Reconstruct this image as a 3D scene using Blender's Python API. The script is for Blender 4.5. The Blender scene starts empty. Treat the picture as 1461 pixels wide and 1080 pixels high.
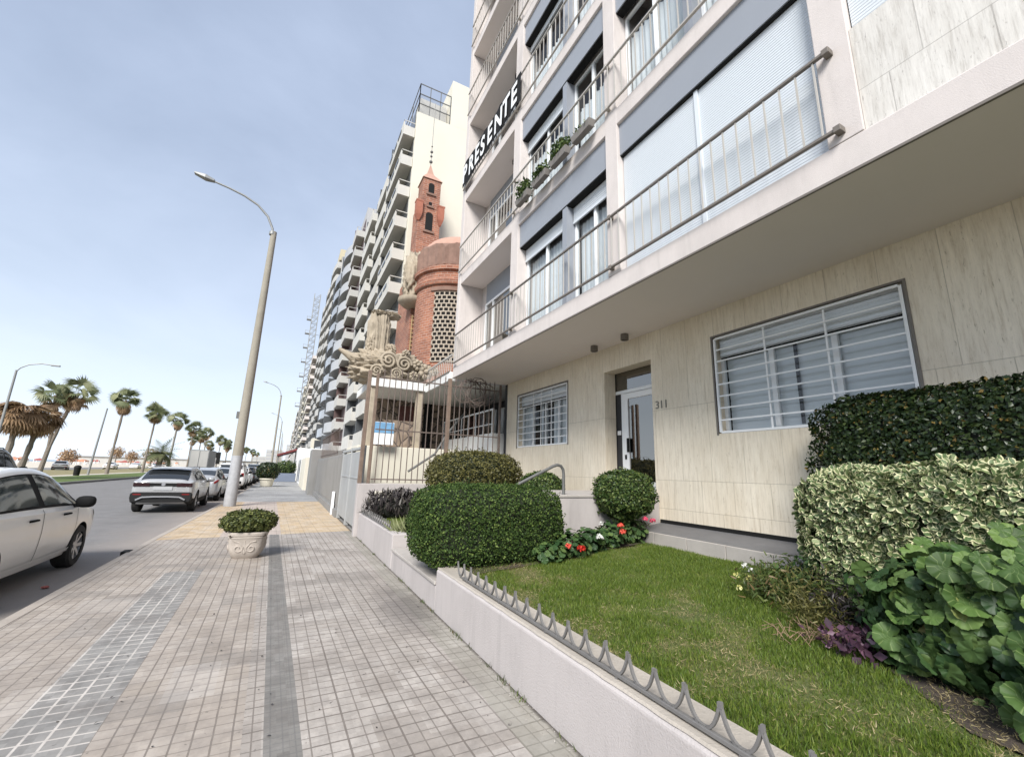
import bpy, bmesh, math, random
import numpy as np
from mathutils import Vector, Matrix
random.seed(7); RNG = np.random.default_rng(11)
PI = math.pi
SC = bpy.context.scene
COL = SC.collection
ROOT = {}          # object -> base point of the thing it belongs to

# ------------------------------------------------------------------ shapes
class MB:
    """collects polygons; build() links them as one mesh object"""
    def __init__(s): s.v = []; s.f = []; s.mi = []; s.cur = 0
    def mat(s, i): s.cur = i; return s
    def add(s, vs, fs):
        o = len(s.v); s.v += [tuple(p) for p in vs]
        for f in fs: s.f.append(tuple(i + o for i in f)); s.mi.append(s.cur)
        return s
    def box(s, x0, x1, y0, y1, z0, z1):
        vs = [(x, y, z) for z in (z0, z1) for y in (y0, y1) for x in (x0, x1)]
        return s.add(vs, [(0, 2, 3, 1), (4, 5, 7, 6), (0, 1, 5, 4), (2, 6, 7, 3), (0, 4, 6, 2), (1, 3, 7, 5)])
    def bar(s, a, b, w, h=None, up=(0, 0, 1)):
        a = Vector(a); b = Vector(b); h = w if h is None else h
        d = (b - a).normalized(); u = Vector(up)
        if abs(d.dot(u)) > .98: u = Vector((1, 0, 0))
        r = d.cross(u).normalized(); u = r.cross(d).normalized()
        vs = [p + r * sx * w / 2 + u * sy * h / 2 for p in (a, b) for sx, sy in ((-1, -1), (1, -1), (1, 1), (-1, 1))]
        return s.add(vs, [(3, 2, 1, 0), (4, 5, 6, 7), (0, 1, 5, 4), (1, 2, 6, 5), (2, 3, 7, 6), (3, 0, 4, 7)])
    def tube(s, pts, r, n=8, cap=True):
        pts = [Vector(p) for p in pts]; k = len(pts)
        rs = r if isinstance(r, (list, tuple)) else [r] * k
        t0 = (pts[1] - pts[0]).normalized()
        u = Vector((0, 0, 1)) if abs(t0.z) < .9 else Vector((1, 0, 0))
        vs = []
        for i, p in enumerate(pts):
            t = (pts[min(i + 1, k - 1)] - pts[max(i - 1, 0)]).normalized()
            a = t.cross(u).normalized(); b = a.cross(t).normalized(); u = b
            for j in range(n):
                th = 2 * PI * j / n
                vs.append(p + (a * math.cos(th) + b * math.sin(th)) * rs[i])
        fs = [(i * n + j, i * n + (j + 1) % n, (i + 1) * n + (j + 1) % n, (i + 1) * n + j) for i in range(k - 1) for j in range(n)]
        if cap: fs += [tuple(range(n - 1, -1, -1)), tuple((k - 1) * n + j for j in range(n))]
        return s.add(vs, fs)
    def lathe(s, prof, c=(0, 0, 0), n=24, a0=0, a1=2 * PI, sx=1, sy=1):
        full = abs(a1 - a0 - 2 * PI) < 1e-6; m = n if full else n + 1
        vs = [(c[0] + r * sx * math.cos(a0 + (a1 - a0) * j / n), c[1] + r * sy * math.sin(a0 + (a1 - a0) * j / n), c[2] + z) for r, z in prof for j in range(m)]
        fs = []
        for i in range(len(prof) - 1):
            for j in range(n):
                j2 = (j + 1) % m
                fs.append((i * m + j, i * m + j2, (i + 1) * m + j2, (i + 1) * m + j))
        return s.add(vs, fs)
    def prism(s, poly, axis, a, b):
        """poly in the two other axes (cyclic order), pushed from a to b along axis"""
        def P(p, t):
            return {'x': (t, p[0], p[1]), 'y': (p[0], t, p[1]), 'z': (p[0], p[1], t)}[axis]
        n = len(poly); vs = [P(p, a) for p in poly] + [P(p, b) for p in poly]
        fs = [tuple(range(n - 1, -1, -1)), tuple(range(n, 2 * n))] + [(i, (i + 1) % n, n + (i + 1) % n, n + i) for i in range(n)]
        return s.add(vs, fs)
    def wallx(s, X, y0, y1, z0, z1, holes, depth):
        """wall face at x=X looking to -x with openings (ya,yb,za,zb) and their reveals going +depth"""
        ys = sorted({y0, y1, *[h[0] for h in holes], *[h[1] for h in holes]})
        zs = sorted({z0, z1, *[h[2] for h in holes], *[h[3] for h in holes]})
        for i in range(len(ys) - 1):
            for j in range(len(zs) - 1):
                yc = (ys[i] + ys[i + 1]) / 2; zc = (zs[j] + zs[j + 1]) / 2
                if any(h[0] < yc < h[1] and h[2] < zc < h[3] for h in holes): continue
                s.add([(X, ys[i], zs[j]), (X, ys[i + 1], zs[j]), (X, ys[i + 1], zs[j + 1]), (X, ys[i], zs[j + 1])], [(3, 2, 1, 0)])
        for a, b, c, d in holes:
            e = X + depth
            s.add([(X, a, c), (X, b, c), (X, b, d), (X, a, d), (e, a, c), (e, b, c), (e, b, d), (e, a, d)],
                  [(0, 1, 5, 4), (1, 2, 6, 5), (2, 3, 7, 6), (3, 0, 4, 7)])
        return s
    def build(s, name, mats, parent=None, smooth=False, bevel=0, seg=2, fix=True, label=None):
        me = bpy.data.meshes.new(name)
        off = ROOT.get(parent, (0, 0, 0)) if parent else (0, 0, 0)
        me.from_pydata([(x - off[0], y - off[1], z - off[2]) for x, y, z in s.v], [], s.f)
        for m in (mats if isinstance(mats, (list, tuple)) else [mats]): me.materials.append(m)
        me.polygons.foreach_set('material_index', s.mi)
        if fix:
            bm = bmesh.new(); bm.from_mesh(me); bmesh.ops.recalc_face_normals(bm, faces=bm.faces); bm.to_mesh(me); bm.free()
        if smooth:
            me.polygons.foreach_set('use_smooth', [True] * len(me.polygons))
            if smooth != 'all': me.set_sharp_from_angle(angle=math.radians(38))
        me.update()
        o = bpy.data.objects.new(name, me); COL.objects.link(o)
        if parent: o.parent = parent; ROOT[o] = off
        if bevel:
            b = o.modifiers.new('bevel', 'BEVEL'); b.width = bevel; b.segments = seg; b.limit_method = 'ANGLE'; b.angle_limit = math.radians(50)
        if label: o['label'] = label
        return o

def tag(o, label=None, cat=None, group=None, kind=None):
    if label: o['label'] = label
    if cat: o['category'] = cat
    if group: o['group'] = group
    if kind: o['kind'] = kind
    return o
def thing(name, label, cat, loc=(0, 0, 0), group=None):
    o = bpy.data.objects.new(name, None); COL.objects.link(o); o.location = loc; o.empty_display_size = .2
    ROOT[o] = tuple(loc)
    return tag(o, label, cat, group)
def copy_tree(o, loc, rz=0, scale=1, label=None, parent=None):
    c = o.copy(); COL.objects.link(c)
    if parent is None:
        c.location = loc; c.rotation_euler = (0, 0, rz); c.scale = (scale,) * 3 if not isinstance(scale, tuple) else scale
        if label: c['label'] = label
    else: c.parent = parent
    for ch in list(o.children): copy_tree(ch, None, parent=c)
    return c
def struct(mb, name, mat, **k):
    o = mb.build(name, mat, **k); o['kind'] = 'structure'; return o

# ------------------------------------------------------------------ leaves and blades in numpy
def scatter(name, tv, tf, tuv, pos, nrm, size, mat, parent=None, spin=None, tilt=.5, smooth=False, updir=None, rnd=None):
    """copies of a leaf template (x across, y along, z normal) at pos, its normal near nrm"""
    tv = np.asarray(tv, float); N = len(pos); k = len(tv)
    pos = np.asarray(pos, float); nrm = np.asarray(nrm, float) + RNG.normal(0, tilt, (N, 3))
    nrm /= np.linalg.norm(nrm, axis=1)[:, None] + 1e-9
    ref = RNG.normal(0, 1, (N, 3)) if updir is None else np.asarray(updir, float) + RNG.normal(0, .35, (N, 3))
    a = ref - (ref * nrm).sum(1)[:, None] * nrm
    a /= np.linalg.norm(a, axis=1)[:, None] + 1e-9
    b = np.cross(a, nrm)
    size = np.broadcast_to(np.asarray(size, float), (N,))
    V = pos[:, None, :] + size[:, None, None] * (tv[None, :, 0, None] * b[:, None, :] + tv[None, :, 1, None] * a[:, None, :] + tv[None, :, 2, None] * nrm[:, None, :])
    off = np.array(ROOT.get(parent, (0, 0, 0)) if parent else (0, 0, 0))
    V = (V - off).reshape(-1, 3)
    lens = np.array([len(f) for f in tf]); flat = np.concatenate([np.array(f) for f in tf])
    loops = (flat[None, :] + (np.arange(N) * k)[:, None]).ravel()
    tot = np.tile(lens, N); start = np.concatenate([[0], np.cumsum(tot)[:-1]])
    me = bpy.data.meshes.new(name)
    me.vertices.add(N * k); me.vertices.foreach_set('co', V.ravel())
    me.loops.add(len(loops)); me.loops.foreach_set('vertex_index', loops.astype(np.int32))
    me.polygons.add(len(tot)); me.polygons.foreach_set('loop_start', start.astype(np.int32)); me.polygons.foreach_set('loop_total', tot.astype(np.int32))
    if rnd is None: rnd = RNG.random(N)
    at = me.attributes.new('rnd', 'FLOAT', 'POINT'); at.data.foreach_set('value', np.repeat(rnd, k).astype(np.float32))
    uv = me.attributes.new('leaf_uv', 'FLOAT_VECTOR', 'POINT')
    tu = np.zeros((k, 3)); tu[:, :2] = np.asarray(tuv); uv.data.foreach_set('vector', np.tile(tu, (N, 1)).ravel().astype(np.float32))
    me.materials.append(mat); me.update(calc_edges=True); me.validate()
    if smooth: me.polygons.foreach_set('use_smooth', [True] * len(me.polygons))
    o = bpy.data.objects.new(name, me); COL.objects.link(o)
    if parent: o.parent = parent; ROOT[o] = tuple(off)
    return o
# templates: plain folded leaf, oval leaf with margin, round lobed leaf, grass blade
LEAF = ([(0, 0, 0), (.32, .45, .07), (0, 1, -.05), (-.32, .45, .07)], [(0, 1, 2), (0, 2, 3)], [(.5, 0), (1, .5), (.5, 1), (0, .5)])
def oval():
    v = [(0, 0, 0), (0, .5, -.03), (0, 1, -.1)]; uv = [(0, 0), (0, .5), (0, 1)]
    ring = [(.17, .12), (.31, .38), (.33, .66), (.2, .9)]
    f = []
    for s in (1, -1):
        o = len(v)
        for x, y in ring: v.append((s * x, y, .1 * x / .33 - .1 * max(0, y - .6))); uv.append((1, y))
        f += [(0, o, o + 1, 1)[::s], (1, o + 1, o + 2)[::s], (1, o + 2, o + 3, 2)[::s]]
    return v, f, uv
OVAL = oval()
def lobed(n=42):
    v = [(0, .12, -.06)]; uv = [(0, 0)]; f = []
    for r_ in (.5, 1):
        for i in range(n):
            th = -PI / 2 + 2 * PI * (i + .5) / n
            cut = 1 - .42 * math.exp(-((th + PI / 2 - (2 * PI if th > PI else 0)) / .22) ** 2) - .42 * math.exp(-((th + PI / 2 - 2 * PI) / .22) ** 2)
            r = r_ * .5 * (1 + (.035 * math.cos(7 * (th - PI / 2)) + .022 * math.cos(21 * th)) * (r_ > .6)) * (cut if r_ > .6 else .5 + .5 * cut)
            v.append((r * math.cos(th), .12 + .38 * (r_ > 0) * 0 + r * math.sin(th) + .1, .028 * r_ * math.cos(5 * (th - PI / 2)) + .012 * r_ * math.cos(11 * th) + (.02 if r_ < .6 else -.015)))
            uv.append((r_, (th + PI / 2) / (2 * PI)))
    for i in range(n):
        j = (i + 1) % n
        f += [(0, 1 + i, 1 + j), (1 + i, 1 + n + i, 1 + n + j, 1 + j)]
    return v, f, uv
LOBED = lobed()
BLADE = ([(-.07, 0, 0), (.07, 0, 0), (.045, .55, .1), (-.045, .55, .1), (0, 1, .32)], [(0, 1, 2, 3), (3, 2, 4)], [(0, 0), (1, 0), (1, .5), (0, .5), (.5, 1)])
SPRIG = ([(-.09, 0, 0), (.09, 0, 0), (.1, .5, .05), (-.1, .5, .05), (0, 1, -.04)], [(0, 1, 2, 3), (3, 2, 4)], [(0, 0), (1, 0), (1, .5), (0, .5), (.5, 1)])

def blob_points(c, half, n, e=2.6, lump=.07, fl=3.1, seed=0, zmin=None, depth=.12):
    """points and normals in the outer layer of a lumpy superellipsoid"""
    r = np.random.default_rng(seed + 100)
    d = r.normal(0, 1, (n, 3)); d /= np.linalg.norm(d, axis=1)[:, None]
    half = np.asarray(half, float)
    k = (np.abs(d) ** e).sum(1) ** (-1 / e)
    ph = r.random(9) * 6.28
    lum = sum(np.sin(fl * (1 + .6 * i) * d[:, i % 3] + 2.1 * fl * d[:, (i + 1) % 3] + ph[i]) for i in range(4)) / 4
    p = d * k[:, None] * half * (1 + lump * lum)[:, None]
    g = np.sign(p) * np.abs(p / half) ** (e - 1) / half; g /= np.linalg.norm(g, axis=1)[:, None] + 1e-9
    q = p * (1 - depth * r.random(n) ** 2)[:, None] + np.asarray(c)
    if zmin is not None:
        ok = q[:, 2] > zmin; q = q[ok]; g = g[ok]
    return q, g
def core(c, half, e=2.6, s=.9, n=20):
    mb = MB(); vs = []; fs = []
    for i in range(n + 1):
        for j in range(2 * n):
            ph = PI * i / n; th = PI * j / n
            d = np.array([math.sin(ph) * math.cos(th), math.sin(ph) * math.sin(th), math.cos(ph)])
            k = (np.abs(d) ** e).sum() ** (-1 / e)
            vs.append(tuple(np.asarray(c) + d * k * np.asarray(half) * s))
    for i in range(n):
        for j in range(2 * n):
            fs.append((i * 2 * n + j, i * 2 * n + (j + 1) % (2 * n), (i + 1) * 2 * n + (j + 1) % (2 * n), (i + 1) * 2 * n + j))
    return mb.add(vs, fs)
def unit(n, seed=0):
    r = np.random.default_rng(seed); return r

# ------------------------------------------------------------------ materials
class NT:
    def __init__(s, name):
        s.m_ = bpy.data.materials.new(name); s.m_.use_nodes = True; s.t = s.m_.node_tree; s.t.nodes.clear()
        s.out = s.t.nodes.new('ShaderNodeOutputMaterial'); s.b = s.t.nodes.new('ShaderNodeBsdfPrincipled')
        s.t.links.new(s.b.outputs[0], s.out.inputs[0])
    def put(s, inp, v):
        if v is None: return
        if isinstance(v, bpy.types.NodeSocket): s.t.links.new(v, inp)
        elif isinstance(v, (tuple, list)): inp.default_value = (*v, 1) if (len(v) == 3 and inp.type == 'RGBA') else v
        else: inp.default_value = v
    def node(s, t): return s.t.nodes.new(t)
    def obj(s): return s.node('ShaderNodeTexCoord').outputs['Object']
    def xyz(s, v=None):
        n = s.node('ShaderNodeSeparateXYZ'); s.put(n.inputs[0], v or s.obj()); return n.outputs
    def vec(s, x, y, z):
        n = s.node('ShaderNodeCombineXYZ')
        for i, q in enumerate((x, y, z)): s.put(n.inputs[i], q)
        return n.outputs[0]
    def m(s, op, a, b=None, c=None, clamp=False):
        n = s.node('ShaderNodeMath'); n.operation = op; n.use_clamp = clamp
        for i, q in enumerate((a, b, c)): s.put(n.inputs[i], q)
        return n.outputs[0]
    def mix(s, f, a, b, mode='MIX'):
        n = s.node('ShaderNodeMix'); n.data_type = 'RGBA'; n.blend_type = mode
        s.put(n.inputs[0], f); s.put(n.inputs[6], a); s.put(n.inputs[7], b); return n.outputs[2]
    def noise(s, scale, detail=4, vec=None, rough=.6, dist=0):
        n = s.node('ShaderNodeTexNoise'); s.put(n.inputs['Vector'], vec or s.obj()); n.inputs['Scale'].default_value = scale
        n.inputs['Detail'].default_value = detail; n.inputs['Roughness'].default_value = rough; n.inputs['Distortion'].default_value = dist
        return n.outputs[0]
    def vor(s, scale, vec=None, feature='F1'):
        n = s.node('ShaderNodeTexVoronoi'); n.feature = feature; s.put(n.inputs['Vector'], vec or s.obj()); n.inputs['Scale'].default_value = scale
        return n.outputs[0]
    def white(s, vec):
        n = s.node('ShaderNodeTexWhiteNoise'); n.noise_dimensions = '3D'; s.put(n.inputs['Vector'], vec); return n.outputs[0]
    def ramp(s, f, stops):
        n = s.node('ShaderNodeValToRGB'); s.put(n.inputs[0], f); e = n.color_ramp.elements
        while len(e) > 1: e.remove(e[-1])
        e[0].position, c = stops[0]; e[0].color = (*c, 1) if isinstance(c, (tuple, list)) else (c, c, c, 1)
        for p, c in stops[1:]:
            q = e.new(p); q.color = (*c, 1) if isinstance(c, (tuple, list)) else (c, c, c, 1)
        return n.outputs[0]
    def step(s, v, a, b):      # 0 below a, 1 above b
        n = s.node('ShaderNodeMapRange'); s.put(n.inputs[0], v); n.inputs[1].default_value = a; n.inputs[2].default_value = b; return n.outputs[0]
    def scale(s, v, x, y, z):
        n = s.node('ShaderNodeVectorMath'); n.operation = 'MULTIPLY'; s.put(n.inputs[0], v); n.inputs[1].default_value = (x, y, z); return n.outputs[0]
    def bump(s, h, d=.01, st=.5):
        n = s.node('ShaderNodeBump'); s.put(n.inputs['Height'], h); n.inputs['Distance'].default_value = d; n.inputs['Strength'].default_value = st
        s.t.links.new(n.outputs[0], s.b.inputs['Normal'])
    def fin(s, col=None, rough=.8, metal=0, spec=None, coat=None):
        s.put(s.b.inputs['Base Color'], col); s.put(s.b.inputs['Roughness'], rough); s.put(s.b.inputs['Metallic'], metal)
        if spec is not None: s.put(s.b.inputs['Specular IOR Level'], spec)
        if coat: s.b.inputs['Coat Weight'].default_value = coat; s.b.inputs['Coat Roughness'].default_value = .04
        return s.m_
def simple(name, c, rough=.7, metal=0, var=.12, scale=6, bump=0, spec=None, coat=None, bscale=60, dirt=0):
    n = NT(name)
    c2 = tuple(max(0, q * (1 - var)) for q in c); c1 = tuple(min(1, q * (1 + var)) for q in c)
    col = n.mix(n.noise(scale, 5), c2, c1)
    if dirt:
        g = n.step(n.noise(scale * .35, 8, n.scale(n.obj(), 1, 1, .35), .7), .48, .75)
        col = n.mix(n.m('MULTIPLY', g, dirt), col, tuple(q * .45 for q in c))
        g2 = n.step(n.noise(scale * 2.2, 6, n.scale(n.obj(), 1, 1, .08), .7), .54, .72)
        col = n.mix(n.m('MULTIPLY', g2, dirt * .6), col, tuple(q * .5 for q in c))
    if bump: n.bump(n.noise(bscale, 4), .01, bump)
    return n.fin(col, rough, metal, spec, coat)
def leafmat(name, stops, trans=.25, rough=.5, margin=None, spec=.35, vein=None):
    n = NT(name); a = n.node('ShaderNodeAttribute'); a.attribute_name = 'rnd'
    col = n.ramp(a.outputs['Fac'], stops)
    col = n.mix(n.m('MULTIPLY', n.step(n.noise(45, 3), .4, .7), .35), col, n.mix(.5, col, (.02, .03, .008)))
    if margin or vein:
        u = n.node('ShaderNodeAttribute'); u.attribute_name = 'leaf_uv'
        x = n.xyz(u.outputs['Vector'])
        if margin:
            w = n.m('ADD', x[0], n.m('MULTIPLY', n.noise(55, 2), .3))
            col = n.mix(n.step(w, .74, .9), col, margin)
        if vein:
            ang = n.m('ABSOLUTE', n.m('SINE', n.m('MULTIPLY', x[1], PI * 7)))
            col = n.mix(n.m('MULTIPLY', n.step(ang, .22, .0), .55), col, vein)
    n.fin(col, rough, 0, spec)
    tr = n.node('ShaderNodeBsdfTranslucent'); n.put(tr.inputs[0], col)
    mx = n.node('ShaderNodeMixShader'); mx.inputs[0].default_value = trans
    n.t.links.new(n.b.outputs[0], mx.inputs[1]); n.t.links.new(tr.outputs[0], mx.inputs[2]); n.t.links.new(mx.outputs[0], n.out.inputs[0])
    return n.m_
def glassmat(name, tint=(.88, .91, .92), refl=.03, rough=.02, gc=(.95, .97, 1)):
    n = NT(name); t = n.node('ShaderNodeBsdfTransparent'); n.put(t.inputs[0], tint)
    g = n.node('ShaderNodeBsdfGlossy'); n.put(g.inputs[0], gc); g.inputs[1].default_value = rough
    l = n.node('ShaderNodeLayerWeight'); l.inputs[0].default_value = .35
    f = n.m('ADD', n.m('MULTIPLY', l.outputs['Fresnel'], .35), refl, clamp=True)
    mx = n.node('ShaderNodeMixShader'); n.put(mx.inputs[0], f)
    n.t.links.new(t.outputs[0], mx.inputs[1]); n.t.links.new(g.outputs[0], mx.inputs[2]); n.t.links.new(mx.outputs[0], n.out.inputs[0])
    return n.m_

M = {}
M['stucco'] = simple('stucco_beige_pink', (.60, .55, .522), .85, var=.08, scale=3, bump=.3, bscale=120, dirt=.3)
M['stucco_wall'] = simple('garden_wall_paint', (.45, .415, .40), .85, var=.08, scale=2.2, bump=.4, bscale=90, dirt=.5)
M['soffit'] = simple('soffit_paint', (.80, .735, .70), .9, var=.04, scale=1.3)
M['cream'] = simple('cream_render', (.63, .595, .50), .9, var=.05, scale=.5, dirt=.10)
M['white'] = simple('white_paint', (.82, .83, .83), .5, var=.03, scale=2)
M['alu'] = simple('white_aluminium', (.80, .82, .83), .35, var=.03, scale=3)
M['shutter'] = simple('white_shutter', (.62, .66, .695), .5, var=.04, scale=2)
M['panel'] = simple('grey_blue_panel', (.275, .295, .33), .55, var=.05, scale=1.5)
M['rail'] = simple('railing_paint', (.42, .395, .36), .5, var=.15, scale=8)
M['rail_dark'] = simple('railing_brown', (.16, .14, .12), .55, var=.2, scale=8)
M['black'] = simple('black_paint', (.013, .013, .013), .8, var=.2, spec=.2)
M['dark'] = simple('dark_interior', (.035, .035, .038), .8, var=.3, scale=2)
M['slate'] = simple('grey_slate', (.13, .13, .135), .6, var=.25, scale=5, bump=.15, bscale=30)
M['kerbstone'] = simple('stoop_stone', (.40, .37, .34), .85, var=.12, scale=4, bump=.3, dirt=.25)
M['soil'] = simple('soil', (.055, .042, .032), .95, var=.4, scale=14, bump=1, bscale=40)
M['iron'] = simple('rusty_iron', (.13, .10, .085), .7, var=.5, scale=9)
M['iron_rust'] = simple('rust_post', (.175, .125, .095), .8, var=.5, scale=7)
M['steel'] = simple('grey_steel', (.15, .15, .145), .5, .3, var=.2, scale=10)
M['spike'] = simple('grey_spike_paint', (.15, .145, .14), .6, var=.3, scale=20)
M['concrete'] = simple('grey_concrete', (.235, .23, .22), .9, var=.15, scale=2, bump=.3, dirt=.35)
M['gate'] = simple('grey_gate_paint', (.33, .34, .34), .6, var=.1, scale=2, dirt=.3)
M['curtain'] = simple('white_curtain', (.80, .82, .83), .9, var=.05, scale=3)
M['blind'] = simple('grey_blind', (.76, .78, .79), .8, var=.05, scale=3)
M['glass'] = glassmat('window_glass')
M['glass_dark'] = glassmat('door_glass', (.36, .39, .41), .34, .02, (.72, .70, .66))
M['carve'] = simple('carved_stone', (.37, .315, .24), .95, var=.35, scale=5, bump=1.0, bscale=9, dirt=.45)
M['roofterra'] = simple('terracotta', (.42, .25, .19), .85, var=.15, scale=3)
M['terrace'] = simple('white_terrace', (.70, .70, .68), .8, var=.06, scale=1, dirt=.25)
M['pot'] = simple('cast_stone_pot', (.46, .41, .36), .9, var=.15, scale=9, bump=.5, bscale=50, dirt=.3)
M['lamp'] = simple('lamp_steel', (.27, .275, .27), .5, .3, var=.15, scale=5)
M['pole'] = simple('concrete_pole', (.30, .275, .225), .9, var=.18, scale=4, bump=.3, dirt=.35)
M['polebase'] = simple('painted_pole_base', (.38, .385, .40), .8, var=.3, scale=6, dirt=.5)
M['trunk'] = simple('palm_trunk', (.21, .18, .15), .95, var=.45, scale=9, bump=1, bscale=14)
M['sand'] = simple('beach_sand', (.56, .50, .41), .95, var=.1, scale=.2)
M['orange'] = simple('orange_canvas', (.50, .24, .15), .8, var=.2, scale=1)
M['redcanvas'] = simple('red_canvas', (.33, .10, .085), .8, var=.2, scale=1)

def travertine(name, base, dark, joint_z, jw=.55, light=None):
    n = NT(name); v = n.obj(); x = n.xyz(v)
    st = n.noise(15, 9, n.scale(v, 1.6, 1.6, .13), .78, .25)
    st2 = n.noise(26, 6, n.scale(v, 1.5, 1.5, .10), .8, .15)
    col = n.ramp(st, [(.30, dark), (.48, base), (.75, tuple(min(1, q * 1.22) for q in base))])
    pit = n.step(n.noise(34, 8, n.scale(v, 1.4, 1.4, .30), .8), .60, .68)
    col = n.mix(n.m('MULTIPLY', pit, .62), col, tuple(q * .55 for q in dark))
    col = n.mix(n.m('MULTIPLY', n.step(st2, .5, .72), .3), col, tuple(q * .8 for q in dark))
    # slabs: own tint each and a thin open joint
    cy = n.m('DIVIDE', x[1], jw); row = None; jz = None
    for z in joint_z:
        k = n.m('GREATER_THAN', x[2], z); row = k if row is None else n.m('ADD', row, k)
        d = n.m('LESS_THAN', n.m('ABSOLUTE', n.m('SUBTRACT', x[2], z)), .004); jz = d if jz is None else n.m('MAXIMUM', jz, d)
    cyo = n.m('ADD', cy, n.m('MULTIPLY', row, .37))
    tint = n.white(n.vec(n.m('FLOOR', cyo), row, 0))
    col = n.mix(n.m('MULTIPLY', n.m('SUBTRACT', tint, .5), .22), col, (0, 0, 0)) if False else n.mix(n.m('MULTIPLY', tint, .22), col, tuple(q * .72 for q in base))
    jy = n.m('LESS_THAN', n.m('PINGPONG', n.m('FRACT', cyo), .5), .006)
    j = n.m('MAXIMUM', jy, jz)
    col = n.mix(n.m('MULTIPLY', n.step(n.noise(1.1, 6, n.scale(v, 1, 1, .5), .7), .42, .66), .45), col, tuple(q * 1.12 for q in dark))
    col = n.mix(n.m('MULTIPLY', j, .4), col, tuple(q * .4 for q in dark))
    n.bump(n.m('SUBTRACT', n.m('MULTIPLY', st, .6), n.m('MAXIMUM', pit, j)), .006, .6)
    return n.fin(col, .7)
M['travertine'] = travertine('travertine_slabs', (.77, .695, .565), (.54, .45, .325), (1.03, 1.5, 2.72))
M['travertine_light'] = travertine('travertine_pale', (.68, .655, .61), (.37, .34, .30), (4.95, 6.2), .6)

def brickmat():
    n = NT('red_brick'); x = n.xyz()
    v = n.vec(n.m('SUBTRACT', x[0], n.m('MULTIPLY', x[1], .9)), x[2], 0)
    b = n.node('ShaderNodeTexBrick'); n.put(b.inputs['Vector'], v)
    b.inputs['Scale'].default_value = 1; b.inputs['Brick Width'].default_value = .5; b.inputs['Row Height'].default_value = .16; b.inputs['Mortar Size'].default_value = .02
    n.put(b.inputs['Color1'], (.37, .15, .085)); n.put(b.inputs['Color2'], (.24, .088, .052)); n.put(b.inputs['Mortar'], (.36, .25, .20))
    col = n.mix(n.step(n.noise(.8, 7, None, .75), .44, .75), b.outputs[0], (.15, .075, .055))
    n.bump(b.outputs[1], .01, -.5)
    return n.fin(col, .9)
M['brick'] = brickmat()
M['brick_dark'] = simple('weathered_brick', (.21, .13, .10), .95, var=.5, scale=2.5, bump=1, bscale=9)
M['brick_roof'] = simple('tower_brick', (.33, .125, .08), .9, var=.35, scale=2.5, bump=.5, bscale=20)
def stonemat():
    n = NT('rubble_stone'); d = n.vor(3.1, None, 'DISTANCE_TO_EDGE'); c = n.vor(3.1)
    col = n.mix(n.noise(3, 5), (.13, .095, .07), (.34, .27, .21))
    col = n.mix(n.step(d, .09, .02), col, (.05, .04, .035)); n.bump(d, .06, .9)
    return n.fin(col, .95)
M['rubble'] = stonemat()

# foliage
M['box_leaf'] = leafmat('box_hedge_leaf', [(0, (.022, .045, .012)), (.5, (.05, .09, .022)), (.86, (.095, .15, .035)), (1, (.19, .25, .065))], rough=.6, spec=.2)
M['dark_leaf'] = leafmat('dark_hedge_leaf', [(0, (.010, .020, .008)), (.6, (.022, .042, .013)), (.95, (.05, .07, .02)), (.985, (.20, .13, .035)), (1, (.20, .16, .05))], trans=.12, rough=.35)
M['var_leaf'] = leafmat('variegated_leaf', [(0, (.065, .115, .04)), (.6, (.14, .20, .085)), (1, (.24, .29, .13))], trans=.2, margin=(.62, .60, .37))
M['olive_leaf'] = leafmat('olive_bush_leaf', [(0, (.05, .05, .014)), (.55, (.105, .10, .03)), (1, (.20, .18, .06))])
M['ball_leaf'] = leafmat('ball_bush_leaf', [(0, (.02, .045, .010)), (.6, (.06, .105, .024)), (1, (.17, .21, .06))])
M['purple_leaf'] = leafmat('dark_purple_leaf', [(0, (.022, .018, .020)), (.6, (.05, .040, .042)), (1, (.095, .085, .07))], trans=.1)
M['violet_leaf'] = leafmat('violet_leaf', [(0, (.035, .015, .03)), (.6, (.10, .045, .075)), (.85, (.17, .09, .13)), (1, (.42, .29, .34))], trans=.15)
M['geranium_leaf'] = leafmat('geranium_leaf', [(0, (.035, .07, .016)), (.25, (.06, .115, .028)), (.6, (.095, .165, .04)), (.9, (.14, .215, .055)), (.97, (.19, .25, .065)), (1, (.27, .25, .09))], trans=.2, rough=.55, spec=.3, vein=(.26, .33, .13))
M['geranium_small'] = leafmat('geranium_small_leaf', [(0, (.022, .055, .018)), (.6, (.05, .10, .032)), (1, (.11, .17, .05))], trans=.15)
M['perennial'] = leafmat('perennial_leaf', [(0, (.04, .065, .016)), (.5, (.085, .12, .03)), (.8, (.15, .19, .055)), (1, (.18, .10, .05))])
M['pale_grass'] = leafmat('pale_tuft_leaf', [(0, (.17, .20, .08)), (1, (.36, .38, .20))])
M['lawn_blade'] = leafmat('lawn_blade', [(0, (.055, .095, .013)), (.3, (.10, .16, .021)), (.55, (.155, .22, .034)), (.72, (.21, .245, .05)), (.82, (.35, .29, .13)), (1, (.52, .43, .24))], trans=.3)
M['palm_leaf'] = leafmat('palm_leaf', [(0, (.11, .135, .07)), (.6, (.22, .25, .13)), (1, (.36, .37, .21))], trans=.4)
M['palm_dead'] = leafmat('palm_dead_leaf', [(0, (.22, .14, .08)), (.6, (.42, .28, .165)), (1, (.58, .42, .26))], trans=.15)
M['pot_leaf'] = leafmat('planter_leaf', [(0, (.04, .055, .014)), (.6, (.095, .115, .03)), (1, (.21, .22, .07))])
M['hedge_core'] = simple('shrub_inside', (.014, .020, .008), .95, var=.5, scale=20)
M['dark_core'] = simple('hedge_inside_dark', (.008, .010, .006), .95, var=.5, scale=20)
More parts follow.
